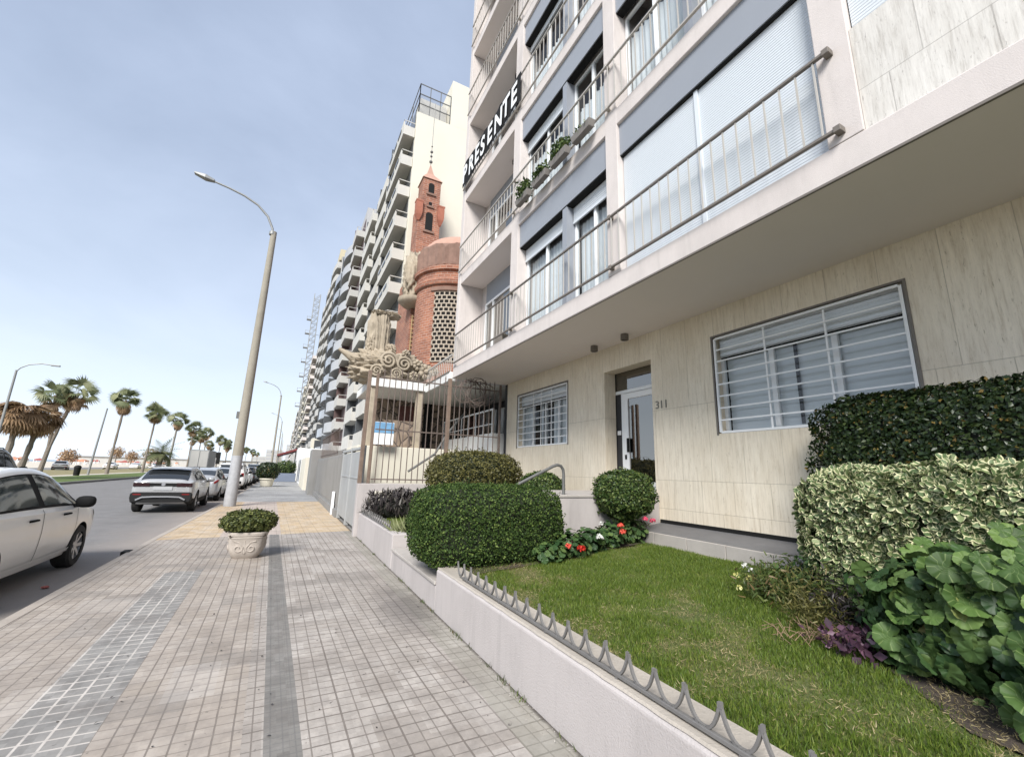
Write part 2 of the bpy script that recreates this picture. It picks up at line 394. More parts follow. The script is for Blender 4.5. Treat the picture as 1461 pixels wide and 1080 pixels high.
M['twig'] = simple('twig_bark', (.09, .065, .045), .9, var=.3, scale=20)
M['petal_red'] = leafmat('red_petal', [(0, (.55, .02, .015)), (1, (.75, .05, .035))])
M['petal_coral'] = leafmat('coral_petal', [(0, (.70, .07, .05)), (1, (.85, .16, .10))])
M['petal_pink'] = leafmat('pink_petal', [(0, (.65, .05, .13)), (1, (.80, .16, .24))])
M['petal_white'] = leafmat('white_petal', [(0, (.75, .74, .70)), (1, (.85, .85, .82))])
M['petal_yellow'] = leafmat('yellow_petal', [(0, (.62, .60, .20)), (1, (.75, .72, .36))])
# ------------------------------------------------------------------ ground, road, pavement, beach
def paver_mat():
    n = NT('street_paving'); v = n.obj(); x, y, z = n.xyz(v)
    xs = n.m('ADD', x, n.m('MULTIPLY', y, .022))            # the strips run slightly askew to the kerb
    def grid(px, py, w):                                     # joint mask of a px by py grid
        a = n.m('PINGPONG', n.m('DIVIDE', xs, px), .5); b = n.m('PINGPONG', n.m('DIVIDE', y, py), .5)
        return n.m('MAXIMUM', n.m('LESS_THAN', a, w / px / 2), n.m('LESS_THAN', b, w / py / 2))
    def cell(px, py, k): return n.white(n.vec(n.m('FLOOR', n.m('ADD', n.m('DIVIDE', xs, px), .5)), n.m('FLOOR', n.m('ADD', n.m('DIVIDE', y, py), .5)), k))
    big = n.noise(.55, 6, None, .65); mid = n.noise(3.1, 6, None, .7); fine = n.noise(38, 4)
    base = n.ramp(n.m('ADD', n.m('MULTIPLY', cell(.30, .30, 1), .55), n.m('MULTIPLY', big, .5)), [(.15, (.315, .28, .247)), (.5, (.395, .355, .317)), (.85, (.485, .445, .405))])
    base = n.mix(n.m('MULTIPLY', cell(.1, .1, 2), .34), base, (.24, .215, .195)); base = n.mix(n.m('MULTIPLY', n.step(n.noise(8, 7, None, .8), .42, .68), .55), base, (.22, .20, .18))
    # left of the strip: long grooved slabs, warmer and yellower
    left = n.ramp(n.m('ADD', n.m('MULTIPLY', cell(.2, .21, 3), .5), n.m('MULTIPLY', big, .5)), [(.1, (.32, .275, .23)), (.5, (.385, .335, .288)), (.9, (.46, .41, .36))])
    left = n.mix(n.m('MULTIPLY', n.step(n.noise(7, 7, None, .8), .42, .68), .5), left, (.235, .205, .175)); left = n.mix(n.m('MULTIPLY', cell(.1, .105, 4), .34), left, (.25, .22, .195))
    isleft = n.m('LESS_THAN', xs, .05)
    col = n.mix(isleft, base, left)
    # joints
    jr = n.m('MAXIMUM', n.m('MULTIPLY', grid(.1, .1, .008), .75), n.m('MULTIPLY', grid(.3, .3, .012), .9))
    la = n.m('LESS_THAN', n.m('PINGPONG', n.m('DIVIDE', n.m('ADD', xs, n.m('MULTIPLY', n.m('SUBTRACT', mid, .5), .012)), .1), .5), .05)
    lb = n.m('LESS_THAN', n.m('PINGPONG', n.m('DIVIDE', y, .105), .5), .045)
    jl = n.m('MAXIMUM', n.m('MULTIPLY', la, .8), n.m('MULTIPLY', lb, .52))
    joint = n.mix(isleft, jr, jl)
    jf = n.m('MULTIPLY', n.m('ADD', joint, 0.0), n.m('ADD', .12, n.m('MULTIPLY', mid, 1.5)))
    col = n.mix(n.m('MINIMUM', jf, .95), col, (.115, .095, .08))
    col = n.mix(n.m('MULTIPLY', n.m('LESS_THAN', cell(.6, .3, 12), .09), .38), col, (.17, .155, .14)); col = n.mix(n.m('MULTIPLY', n.m('GREATER_THAN', cell(.3, .6, 13), .93), .16), col, (.56, .53, .50))
    # cobbled strip with pale mortar
    stripA = n.m('MULTIPLY', n.m('GREATER_THAN', xs, -1.16), n.m('LESS_THAN', xs, -.70))
    stripA = n.m('MULTIPLY', stripA, n.m('LESS_THAN', n.m('ADD', y, n.m('MULTIPLY', mid, .8)), 8.6))
    cob = n.mix(cell(.115, .115, 5), (.185, .178, .168), (.265, .255, .24))
    cob = n.mix(n.m('MULTIPLY', grid(.115, .115, .014), n.step(mid, .33, .55)), cob, (.52, .48, .44))
    col = n.mix(stripA, col, cob)
    # dark strip of small grey tiles
    stripB = n.m('MULTIPLY', n.m('GREATER_THAN', xs, .16), n.m('LESS_THAN', xs, .355))
    stripB = n.m('MULTIPLY', stripB, n.m('LESS_THAN', y, 11.8))
    drk = n.mix(cell(.065, .065, 6), (.16, .15, .138), (.205, .195, .18)); drk = n.mix(n.m('MULTIPLY', grid(.065, .065, .008), .5), drk, (.12, .12, .115))
    col = n.mix(stripB, col, drk)
    # row of grey-green setts along the garden wall
    edge = n.m('GREATER_THAN', xs, n.m('ADD', 1.42, n.m('MULTIPLY', y, .03)))
    col = n.mix(n.m('MULTIPLY', edge, .45), col, (.24, .235, .19))
    # ochre paving further on
    far = n.step(n.m('ADD', y, n.m('MULTIPLY', n.m('ADD', x, 2), -.12)), 11.55, 11.6)
    ochre = n.mix(cell(.3, .3, 8), (.46, .33, .19), (.55, .43, .285)); ochre = n.mix(n.m('MULTIPLY', grid(.3, .3, .016), .4), ochre, (.22, .16, .10))
    pink = n.mix(cell(.3, .3, 9), (.43, .355, .31), (.50, .43, .37)); pink = n.mix(n.m('MULTIPLY', grid(.3, .3, .016), .4), pink, (.22, .17, .14))
    oc = n.m('MAXIMUM', n.m('GREATER_THAN', xs, .40), n.m('LESS_THAN', xs, -.80))
    ochre = n.mix(n.m('MULTIPLY', n.step(mid, .42, .66), .6), ochre, (.50, .44, .37))
    col = n.mix(far, col, n.mix(oc, pink, ochre))
    # cement pavement beyond, with a darker band
    cem = n.mix(n.step(n.noise(.6, 5), .35, .65), (.27, .27, .27), (.37, .37, .365))
    cem = n.mix(n.m('MULTIPLY', n.m('MULTIPLY', n.m('GREATER_THAN', y, 26), n.m('LESS_THAN', y, 28.6)), .4), cem, (.19, .19, .19))
    col = n.mix(n.step(y, 22.3, 22.4), col, cem)
    # wear, pale worn patches, dark spots of dirt
    col = n.mix(n.m('MULTIPLY', n.step(mid, .5, .78), .28), col, (.52, .49, .46))
    col = n.mix(n.m('MULTIPLY', n.step(n.noise(1.4, 8, None, .78), .48, .70), .55), col, (.15, .13, .115))
    col = n.mix(n.m('MULTIPLY', n.step(n.noise(14, 3), .68, .74), .75), col, (.07, .06, .055))
    col = n.mix(n.m('MULTIPLY', n.step(n.noise(21, 2, n.scale(v, 1, 1, 1)), .74, .78), .5), col, (.62, .60, .57))
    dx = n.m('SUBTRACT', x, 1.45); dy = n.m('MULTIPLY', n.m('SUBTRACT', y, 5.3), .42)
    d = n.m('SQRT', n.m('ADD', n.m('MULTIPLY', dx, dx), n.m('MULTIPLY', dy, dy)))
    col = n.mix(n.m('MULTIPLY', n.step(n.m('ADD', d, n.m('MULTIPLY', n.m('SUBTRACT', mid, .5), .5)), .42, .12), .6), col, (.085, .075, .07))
    hgt = n.m('SUBTRACT', n.m('MULTIPLY', fine, .25), joint)
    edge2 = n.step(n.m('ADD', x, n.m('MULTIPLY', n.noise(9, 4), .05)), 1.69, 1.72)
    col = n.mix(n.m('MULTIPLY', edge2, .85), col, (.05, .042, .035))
    n.bump(hgt, .010, .9)
    return n.fin(col, n.m('ADD', .62, n.m('MULTIPLY', mid, .25)))
def asphalt_mat():
    n = NT('asphalt'); x, y, z = n.xyz()
    c = n.mix(n.noise(.35, 8, n.scale(n.obj(), 1, .25, 1), .7), (.125, .12, .118), (.20, .192, .186))
    c = n.mix(n.m('MULTIPLY', n.step(n.noise(1.1, 8, None, .8), .46, .66), .5), c, (.085, .08, .076)); c = n.mix(n.m('MULTIPLY', n.step(n.noise(2.6, 8, None, .8), .52, .7), .4), c, (.27, .255, .24))
    # dusty gutter by the kerb
    g = n.step(n.m('ADD', x, n.m('MULTIPLY', n.noise(1.2, 6, n.scale(n.obj(), 1, .5, 1)), .9)), -3.1, -1.75)
    c = n.mix(n.m('MULTIPLY', g, .85), c, (.30, .255, .22))
    c = n.mix(n.m('MULTIPLY', n.noise(160, 2), .35), c, (.27, .265, .26))
    n.bump(n.noise(120, 3), .004, .6)
    return n.fin(c, .85)
def turf(name, a, b, c, s=1.0):
    n = NT(name); col = n.mix(n.step(n.noise(s, 7, None, .7), .35, .65), a, b)
    col = n.mix(n.m('MULTIPLY', n.step(n.noise(s * .45, 7, None, .7), .52, .7), .7), col, c); n.bump(n.noise(22, 5), .03, 1)
    return n.fin(col, .95)
M['paving'] = paver_mat(); M['asphalt'] = asphalt_mat()
M['turf'] = turf('garden_turf', (.07, .095, .022), (.105, .125, .032), (.22, .175, .085), 1.6)
M['median_turf'] = turf('median_turf', (.07, .115, .022), (.11, .15, .035), (.17, .16, .06), .3)
M['dry_turf'] = turf('dry_turf', (.20, .17, .085), (.29, .25, .13), (.14, .13, .05), .25)

def sheet(name, pts, z, mat):
    mb = MB(); mb.add([(x, y, z) for x, y in pts], [tuple(range(len(pts)))]); return struct(mb, name, mat)
sheet('ground', [(-4000, -400), (4000, -400), (4000, 6000), (-4000, 6000)], -.62, M['concrete'])
# pavement: a slab whose kerb side drops to the road
mb = MB(); mb.add([(-2.2, -9, 0), (1.72, -9, 0), (1.72, 420, 0), (-1.9, 420, 0), (-1.9, 26, 0), (-2.14, 12, 0)], [(0, 1, 2, 3, 4, 5)])
struct(mb, 'pavement', M['paving'])
mb = MB(); K = [(-2.335, -2.2, -9), (-2.275, -2.14, 12), (-2.03, -1.9, 26), (-2.03, -1.9, 420)]
for (a0, b0, y0), (a1, b1, y1) in zip(K, K[1:]):
    mb.add([(a0, y0, -.15), (b0, y0, -.15), (b0, y0, .004), (a0 + .015, y0, -.006), (a1, y1, -.15), (b1, y1, -.15), (b1, y1, .004), (a1 + .015, y1, -.006)],
           [(0, 3, 7, 4), (3, 2, 6, 7), (1, 2, 6, 5), (0, 1, 2, 3), (4, 5, 6, 7)])
M['kerb'] = simple('kerb_stone', (.36, .32, .28), .9, var=.2, scale=3, bump=.4, dirt=.5)
struct(mb, 'kerb', M['kerb'])
sheet('road', [(-13.3, -30), (-1.9, -30), (-1.9, 700), (-13.3, 700)], -.105, M['asphalt'])
mb = MB().box(-13.5, -13.28, -30, 700, -.3, .05); struct(mb, 'median_kerb', M['concrete'])
sheet('lawn_strip', [(-18.4, -30), (-13.5, -30), (-13.5, 700), (-18.4, 700)], .04, M['median_turf'])
M['path'] = simple('pale_path', (.46, .42, .35), .95, var=.1, scale=.5)
sheet('path', [(-20, -30), (-18.4, -30), (-18.4, 700), (-20, 700)], .036, M['path'])
sheet('dry_grass_strip', [(-31, -30), (-20, -30), (-20, 700), (-31, 700)], .032, M['dry_turf'])
sheet('far_road', [(-42, -30), (-31, -30), (-31, 700), (-42, 700)], -.08, M['asphalt'])
sheet('beach', [(-150, -60), (-42, -60), (-42, 900), (-170, 900)], -.12, M['sand'])
M['sea'] = simple('sea_water', (.20, .25, .28), .25, var=.1, scale=.02)
sheet('sea', [(-4000, -400), (-150, -400), (-170, 900), (-400, 6000), (-4000, 6000)], -.3, M['sea'])
# yard ground inside the front walls
sheet('yard_ground', [(1.72, 11.1), (30, 11.1), (30, 420), (1.72, 420)], -.01, M['concrete'])
# ------------------------------------------------------------------ the apartment building
M['baluster'] = simple('baluster_paint', (.43, .41, .375), .5, var=.1, scale=6)
XF, XU = 5.85, 4.10          # ground-floor wall, upper wall
Y0, YE = -7.0, 11.80         # the wall runs past the camera
FL = [4.54] + [7.12 + .30 + 2.87 * k for k in range(6)]      # top of each floor slab
SO = [4.22] + [7.12 + 2.87 * k for k in range(6)]            # underside of each slab
B = thing('apartment_building', 'beige apartment building with travertine ground floor, railed windows and overhanging upper storeys', 'building', (XU, 0, 0))
W1 = (1.93, 4.37, 2.22, 3.75); W2 = (8.40, 10.93, 2.25, 3.75); DR = (5.70, 7.04, 1.20, 3.70)
MB().wallx(XF, Y0, YE - .18, .55, SO[0], [W1, W2, (DR[0], DR[1], DR[2], DR[3])], .30).build('ground_floor_wall', M['travertine'], B, fix=False)
mb = MB().box(XF, 14, YE - .18, YE - .02, 0, SO[0]); mb.box(XF + .42, 14, Y0, YE - .2, .3, SO[0] - .02); mb.build('inner_wall', M['dark'], B)
# slabs: the first one overhangs, the others are bands between floors
mb = MB().box(XU, 14, Y0, YE, SO[0], FL[0]); mb.build('overhang_slab', [M['stucco'], M['soffit']], B, bevel=.012)
ov = B.children[-1]
for p in ov.data.polygons:
    if p.normal.z < -.9: p.material_index = 1
MB().box(XU - .006, XU + .02, Y0, YE, SO[0] - .012, SO[0] + .012).build('drip_edge', M['rail_dark'], B)
for k in range(1, 7): 
    s_ = MB().box(XU, 5.0, Y0, YE - .24, SO[k], FL[k]).build('floor_band', [M['stucco'], M['soffit']], B, bevel=.01)
    for p in s_.data.polygons:
        if p.normal.z < -.9: p.material_index = 1
ZT = FL[6] + .4
MB().box(5.0, 14, Y0, YE - .02, FL[0], ZT).build('rear_wall', M['stucco'], B)
MB().box(XU - .012, 5.0, YE - .235, YE, FL[0] + .002, ZT).build('end_wall', M['stucco'], B, bevel=.01)
PIERS = [(7.86, 8.20), (4.51, 4.79), (1.42, 1.70), (-1.6, -1.3), (-4.5, -4.2)]
for a, b in PIERS:
    MB().box(XU - .004, 5.0, a, b, FL[0] + .001, ZT - .3).build('pier', M['stucco'], B, bevel=.008)

def slats(mb, X, y0, y1, z0, z1, p=.042, d=.009):
    n = max(2, int((z1 - z0) / p)); vs = []; fs = []
    for i in range(n + 1):
        z = z0 + (z1 - z0) * i / n
        vs += [(X, y0, z), (X, y1, z)]
        if i < n:
            zz = z + (z1 - z0) / n
            vs += [(X - d, y0, z + (zz - z) * .3), (X - d, y1, z + (zz - z) * .3), (X - d, y0, z + (zz - z) * .8), (X - d, y1, z + (zz - z) * .8)]
    k = len(vs) // 2
    for i in range(k - 1): fs.append((2 * i, 2 * i + 1, 2 * i + 3, 2 * i + 2))
    mb.add(vs, fs)
def curtain(X, y0, y1, z0, z1, parent, mat, amp=.02, pitch=.11):
    n = max(6, int((y1 - y0) / pitch * 6)); mb = MB(); vs = []
    for i in range(n + 1):
        y = y0 + (y1 - y0) * i / n; x = X + amp * math.sin(2 * PI * (y - y0) / pitch + .6 * math.sin(y * 5))
        vs += [(x, y, z0), (x, y, z1)]
    mb.add(vs, [(2 * i, 2 * i + 2, 2 * i + 3, 2 * i + 1) for i in range(n)])
    return mb.build('curtain', mat, parent, smooth='all', fix=False)
def window(y0, y1, z0, z1, X, roll=.3, cur=True, panes=2, dark=.0, curmat='curtain'):
    """sliding window between y0,y1; roll = height of the lowered shutter; dark = uncovered strip under it"""
    fr = MB(); t = .05
    fr.box(X, X + .06, y0, y0 + t, z0, z1); fr.box(X, X + .06, y1 - t, y1, z0, z1)
    fr.box(X + .002, X + .058, y0 + t, y1 - t, z0, z0 + t); fr.box(X + .002, X + .058, y0 + t, y1 - t, z1 - t, z1)
    w = (y1 - y0) / panes
    for i in range(1, panes): fr.box(X - .006, X + .055, y0 + w * i - .03, y0 + w * i + .03, z0 + t, z1 - t)
    f = fr.build('window', M['alu'], B, bevel=.004)
    MB().add([(X + .03, y0 + t, z0 + t), (X + .03, y1 - t, z0 + t), (X + .03, y1 - t, z1 - t), (X + .03, y0 + t, z1 - t)], [(3, 2, 1, 0)]).build('pane', M['glass'], f, fix=False)
    MB().add([(X + .5, y0, z0), (X + .5, y1, z0), (X + .5, y1, z1), (X + .5, y0, z1)], [(3, 2, 1, 0)]).build('room', M['dark'], f, fix=False)
    if cur: curtain(X + .13, y0 + .02, y1 - .02, z0 + .02, z1 - dark, f, M[curmat])
    if roll:
        sh = MB(); slats(sh, X - .035, y0 + .01, y1 - .01, z1 - roll, z1); sh.box(X - .05, X - .02, y0 + .01, y1 - .01, z1 - roll - .04, z1 - roll)
        sh.build('shutter', M['shutter'], f, fix=False)
    return f
def bay(k, y0, y1, kind):
    zb, zt = FL[k], SO[k + 1]; pz = zt - .57
    if kind == 'stone':
        MB().box(XU + .02, XU + .3, y0 + .003, y1 - .003, zb + .001, zb + 1.08).build('stone_parapet', M['travertine_light'], B)
        MB().box(XU + .06, XU + .2, y0 + .003, y1 - .003, pz, zt - .001).build('spandrel_panel', M['panel'], B)
        sh = MB(); slats(sh, XU + .09, y0 + .01, y1 - .01, zb + 1.08, pz, .034, .0045); sh.build('shutter', M['shutter'], B, fix=False); return
    MB().box(XU + .05, XU + .22, y0 + .003, y1 - .003, pz, zt - .001).build('spandrel_panel', M['panel'], B)
    MB().box(XU + .07, XU + .21, y0 + .003, y1 - .003, pz - .022, pz - .001).build('slot_shadow_strip', M['black'], B)  # black strip paints the shadow of the slot below the panel
    ym = (y0 + y1) / 2 + (.0 if y1 < 5 else -.25)
    if kind == 'closed':
        sh = MB(); slats(sh, XU + .12, y0 + .01, ym - .03, zb + .03, pz - .02, .034, .0045); slats(sh, XU + .12, ym + .03, y1 - .01, zb + .03, pz - .02, .034, .0045)
        sh.box(XU + .09, XU + .16, ym - .028, ym + .028, zb + .02, pz - .02); sh.box(XU + .08, XU + .16, y0 + .01, y1 - .01, zb + .001, zb + .045)
        sh.build('shutter', M['shutter'], B, fix=False); return
    r1, r2, d1, d2, c1, c2 = kind
    MB().box(XU + .06, XU + .30, ym - .07, ym + .07, zb + .001, pz - .025).build('mullion_post', M['panel'], B)
    MB().box(XU + .20, XU + .34, y0 + .003, y1 - .003, zb + .0015, zb + .06).build('sill', M['alu'], B)
    window(ym + .075, y1 - .01, zb + .062, pz - .025, XU + .25, r1, c1, 2, d1)
    window(y0 + .01, ym - .075, zb + .062, pz - .025, XU + .25, r2, c2, 2, d2)
K = {0: [(.26, .30, .30, .32, True, True), 'closed', 'stone'],
     1: [(.26, .0, .55, .60, True, True), (.0, .0, .35, .5, True, True), 'closed'],
     2: [(.12, .10, .75, .9, True, True), (.3, .4, .5, .5, True, True), 'closed'],
     3: [(.3, .9, .4, 1.0, True, True), 'closed', 'closed'],
     4: ['closed', (.3, .3, .4, .4, True, True), 'closed'],
     5: [(.3, .3, .4, .4, True, True), 'closed', 'closed']}
for k in range(6):
    bay(k, 4.79, 7.86, K[k][0]); bay(k, 1.70, 4.51, K[k][1]); bay(k, -1.3, 1.42, K[k][2] if K[k][2] == 'stone' else 'closed')
    # loggia: back wall with panel, door and light
    lx = 4.84; z0, z1 = FL[k], SO[k + 1]
    MB().box(lx, 4.99, 8.21, YE - .24, z0 + .001, z1 - .001).build('loggia_wall', M['stucco'], B)
    MB().box(lx - .02, lx + .05, 8.22, 11.2, z1 - .62, z1 - .002).build('spandrel_panel', M['panel'], B)
    f = MB()
    for a in (8.45, 9.55, 10.65, 11.15): f.box(lx - .05, lx - .003, a - .035, a + .035, z0 + .03, z1 - .64)
    f.box(lx - .048, lx - .004, 8.415, 11.185, z1 - .70, z1 - .635)
    d = f.build('balcony_door', M['alu'], B)
    MB().add([(lx - .012, 8.45, z0 + .03), (lx - .012, 11.15, z0 + .03), (lx - .012, 11.15, z1 - .66), (lx - .012, 8.45, z1 - .66)], [(3, 2, 1, 0)]).build('pane', M['glass_dark'], d, fix=False)
    if k < 4:
        c_ = MB(); slats(c_, lx - .06, 8.46, 9.5, z0 + .7 if k % 2 == 0 else z0 + 1.1, z1 - .68, .06, .012); c_.build('shutter', M['shutter'], d, fix=False)
        l_ = MB().box(lx - .28, lx - .12, 9.05, 9.2, z1 - .14, z1 - .001) if k else MB().tube([(lx - .2, 8.75, z1 - .02), (lx - .28, 8.72, z1 - .16), (lx - .40, 8.70, z1 - .2)], .045, 10)
        l_.build('loggia_lamp', M['black'], B)
    # railing in front of loggia and windows
    yr0, yr1 = 1.60, YE - .15; rx = XU - .065; zt, zb = FL[k] + .95, FL[k] + .10
    dk = M['rail'] if k < 1 else M['rail']
    r = MB().bar((rx, yr0, zt), (rx, yr1, zt), .040, .030); r.bar((rx, yr0 - .03, zb), (rx, yr1, zb), .040, .030)
    for p in (yr0 - .02, 4.66, 8.03): 
        for z in (zt, zb): r.box(rx - .028, XU + .0, p - .03, p + .03, z - .03, z + .03)
    rr = r.build('railing', M['rail_dark'] if k == 0 else M['rail'], B, bevel=.004)
    b_ = MB(); nb = 62
    for i in range(nb):
        y = yr0 + .10 + (yr1 - yr0 - .14) * i / (nb - 1); b_.box(rx - .007, rx + .007, y - .0075, y + .0075, zb + .016, zt - .016)
    b_.build('baluster_row', M['baluster'] if k < 2 else M['rail'], rr)
MB().box(XU - .03, 5.0, Y0, YE, ZT, ZT + .1).build('roof_edge', M['stucco'], B)

# ground-floor windows behind white grilles
def ground_window(y0, y1, z0, z1, cells, vert, dark):
    X = XF + .17; f = MB(); t = .055
    f.box(X, X + .06, y0 + .001, y0 + t, z0, z1); f.box(X, X + .06, y1 - t, y1 - .001, z0, z1)
    f.box(X + .002, X + .058, y0 + t, y1 - t, z0 + .001, z0 + t); f.box(X - .02, X + .07, y0 + t, y1 - t, z1 - .33, z1 - .001)
    for i in range(1, cells): 
        y = y0 + (y1 - y0) * i / cells; f.box(X - .004, X + .055, y - .035, y + .035, z0 + t, z1 - .33)
    w = f.build('window', M['alu'], B, bevel=.004)
    c = MB(); slats(c, X - .055, y0 + t, y1 - t, z1 - .31, z1 - .05, .055, .014); c.build('shutter', M['shutter'], w, fix=False)
    MB().box(X - .06, X - .045, y0 + t, y1 - t, z1 - .355, z1 - .33).build('slot_shadow_strip', M['black'], w)  # solid black strip standing for the shadow line under the roller box
    MB().add([(X + .03, y0 + t, z0 + t), (X + .03, y1 - t, z0 + t), (X + .03, y1 - t, z1 - .33), (X + .03, y0 + t, z1 - .33)], [(3, 2, 1, 0)]).build('pane', M['glass'], w, fix=False)
    MB().add([(X + .22, y0, z0), (X + .22, y1, z0), (X + .22, y1, z1), (X + .22, y0, z1)], [(3, 2, 1, 0)]).build('room', M['dark'], w, fix=False)
    if dark:
        curtain(X + .09, y0 + .35, y0 + 1.0, z0, z1, w, M['curtain'], .02, .12); curtain(X + .09, y1 - .5, y1 - .05, z0, z1, w, M['curtain'], .02, .12); curtain(X + .10, y0 + 1.5, y1 - .9, z0, z1, w, M['blind'], .02, .1)
    else:
        c = MB(); slats(c, X + .09, y0 + .06, y1 - .06, z0 + .02, z1 - .33, .15, .008); c.build('blind', M['blind'], w, fix=False)
        MB().box(X + .04, X + .06, (y0 + y1) / 2 + .08, (y0 + y1) / 2 + .12, z0 + .08, z1 - .34).build('blind_gap', M['dark'], w)
    g = MB(); gx = XF + .012; e = .016
    for y in (y0 + .03, y1 - .03): g.box(gx - e, gx + e, y - e, y + e, z0 + .02, z1 - .03)
    for z in (z0 + .02, z1 - .03): g.box(gx - e, gx + e, y0 + .03 + e, y1 - .03 - e, z - e, z + e)
    n = 8
    for i in range(1, n): 
        z = z0 + .02 + (z1 - z0 - .05) * i / n; g.box(gx - .007, gx + .007, y0 + .044, y1 - .044, z - .011, z + .011)
    for v in vert: 
        y = y0 + (y1 - y0) * v; g.box(gx + .008, gx + .022, y - .012, y + .012, z0 + .034, z1 - .044)
    g.build('window_grille', M['white'], w)
    s = MB().box(XF - .012, XF + .02, y0 - .028, y0, z0 - .02, z1 + .028); s.box(XF - .012, XF + .02, y1, y1 + .028, z0 - .02, z1 + .028); s.box(XF - .0125, XF + .02, y0, y1, z1, z1 + .028)
    s.build('window_surround', M['rail_dark'], w)
ground_window(*W1, 3, (.34, .665), False)
ground_window(*W2, 4, (.3, .5, .66), True)
# entrance: recess, transom light, white door with glass
rx = XF + .30; y0, y1, z0, z1 = DR
MB().add([(XF + .40, y0, z0), (XF + .40, y1, z0), (XF + .40, y1, z1), (XF + .40, y0, z1)], [(3, 2, 1, 0)]).build('lobby', M['dark'], B, fix=False)
d = MB().box(rx, rx + .05, y0 + .004, y0 + .08, z0 + .05, 3.24); d.box(rx, rx + .05, y1 - .24, y1 - .17, z0 + .05, 3.24); d.box(rx - .002, rx + .052, y0 + .004, y1 - .004, 3.24, 3.31)
fr = d.build('door_frame', M['alu'], B, bevel=.005)
dl = MB(); a, b = y0 + .085, y1 - .245
dl.box(rx - .012, rx + .04, a, a + .13, z0 + .05, 3.23); dl.box(rx - .012, rx + .04, b - .13, b, z0 + .05, 3.23); dl.box(rx - .010, rx + .038, a + .12, b - .12, 3.11, 3.23); dl.box(rx - .010, rx + .038, a + .12, b - .12, z0 + .05, z0 + .25)
dl = dl.build('front_door', M['white'], B, bevel=.005)
MB().add([(rx + .01, a + .12, z0 + .25), (rx + .01, b - .12, z0 + .25), (rx + .01, b - .12, 3.11), (rx + .01, a + .12, 3.11)], [(3, 2, 1, 0)]).build('pane', M['glass_dark'], dl, fix=False)
h = MB().box(rx - .05, rx - .02, b - .16, b - .11, 2.02, 2.30); h.box(rx - .02, rx - .0125, b - .15, b - .12, 2.04, 2.28); h.build('handle', M['black'], dl, bevel=.006)
MB().box(rx - .03, rx - .0125, b - .07, b - .03, 1.88, 1.97).build('lock', M['black'], dl)
MB().add([(rx + .02, y0 + .004, 3.31), (rx + .02, y1 - .004, 3.31), (rx + .02, y1 - .004, z1), (rx + .02, y0 + .004, z1)], [(3, 2, 1, 0)]).build('transom_light', M['glass_dark'], B, fix=False)
MB().add([(rx + .02, y1 - .17, z0 + .05), (rx + .02, y1 - .004, z0 + .05), (rx + .02, y1 - .004, 3.24), (rx + .02, y1 - .17, 3.24)], [(3, 2, 1, 0)]).build('side_light', M['dark'], B, fix=False)
MB().box(rx - .004, rx + .018, y1 - .14, y1 - .04, 2.38, 2.47).build('intercom_plate', M['white'], B, bevel=.004)
for y in (6.02, 6.95):
    l = MB().lathe([(0, -.002), (.075, -.002), (.078, -.115), (.06, -.118), (.055, -.09), (0, -.09)], (5.52, y, SO[0]), 20).build('downlight', M['rail_dark'], B, smooth=True)
# text helper: words lying in a plane that faces -x
def text_x(txt, X, yleft, z, size, mat, parent, name, ext=.004, bold=0.0, sx=1):
    cu = bpy.data.curves.new(name, 'FONT'); cu.body = txt; cu.size = size; cu.extrude = ext; cu.offset = bold; cu.fill_mode = 'BOTH'
    t = bpy.data.objects.new(name, cu); COL.objects.link(t)
    bpy.context.view_layer.update()
    me = bpy.data.meshes.new_from_object(t.evaluated_get(bpy.context.evaluated_depsgraph_get())); bpy.data.objects.remove(t)
    me.materials.clear(); me.materials.append(mat)
    off = ROOT.get(parent, (0, 0, 0))
    me.transform(Matrix.Translation((X - off[0], yleft - off[1], z - off[2])) @ Matrix(((0, 0, -1, 0), (-1, 0, 0, 0), (0, 1, 0, 0), (0, 0, 0, 1))) @ Matrix.Diagonal((sx, 1, 1, 1)))
    o = bpy.data.objects.new(name, me); COL.objects.link(o); o.parent = parent; ROOT[o] = off
    return o
M['bronze'] = simple('house_number_metal', (.20, .19, .16), .5, .5, var=.2)
text_x('311', XF - .006, 5.63, 2.75, .20, M['bronze'], B, 'house_number', .006)

# banner on the loggia railing of the third upper floor
bn = thing('banner', 'long black banner reading PRESENTE tied along the third-storey balcony railing', 'banner', (XU - .11, 9.6, FL[2] + .1))
mb = MB(); ny, nz = 60, 8; ya, yb, za, zb = 11.62, 7.72, FL[2] + .13, FL[2] + .97; vs = []
def bx(y, z): return XU - .108 + .012 * math.sin(y * 5.1 + z * 2) + .008 * math.sin(y * 13 + 1.3 * z)
for i in range(ny + 1):
    for j in range(nz + 1):
        y = ya + (yb - ya) * i / ny; z = za + (zb - za) * j / nz; vs.append((bx(y, z), y, z))
mb.add(vs, [(i * (nz + 1) + j, (i + 1) * (nz + 1) + j, (i + 1) * (nz + 1) + j + 1, i * (nz + 1) + j + 1) for i in range(ny) for j in range(nz)])
mb.build('cloth', M['black'], bn, smooth='all')
w = [('P', .0), ('R', .5), ('E', .98), ('S', 1.42), ('E', 1.90), ('N', 2.36), ('T', 2.88), ('E', 3.36)]
for ch, dx in w:
    text_x(ch, XU - .135, 11.56 - dx, FL[2] + .25 + .02 * math.sin(dx * 7), .84, M['white'], bn, 'letter', .003, .022, .78)

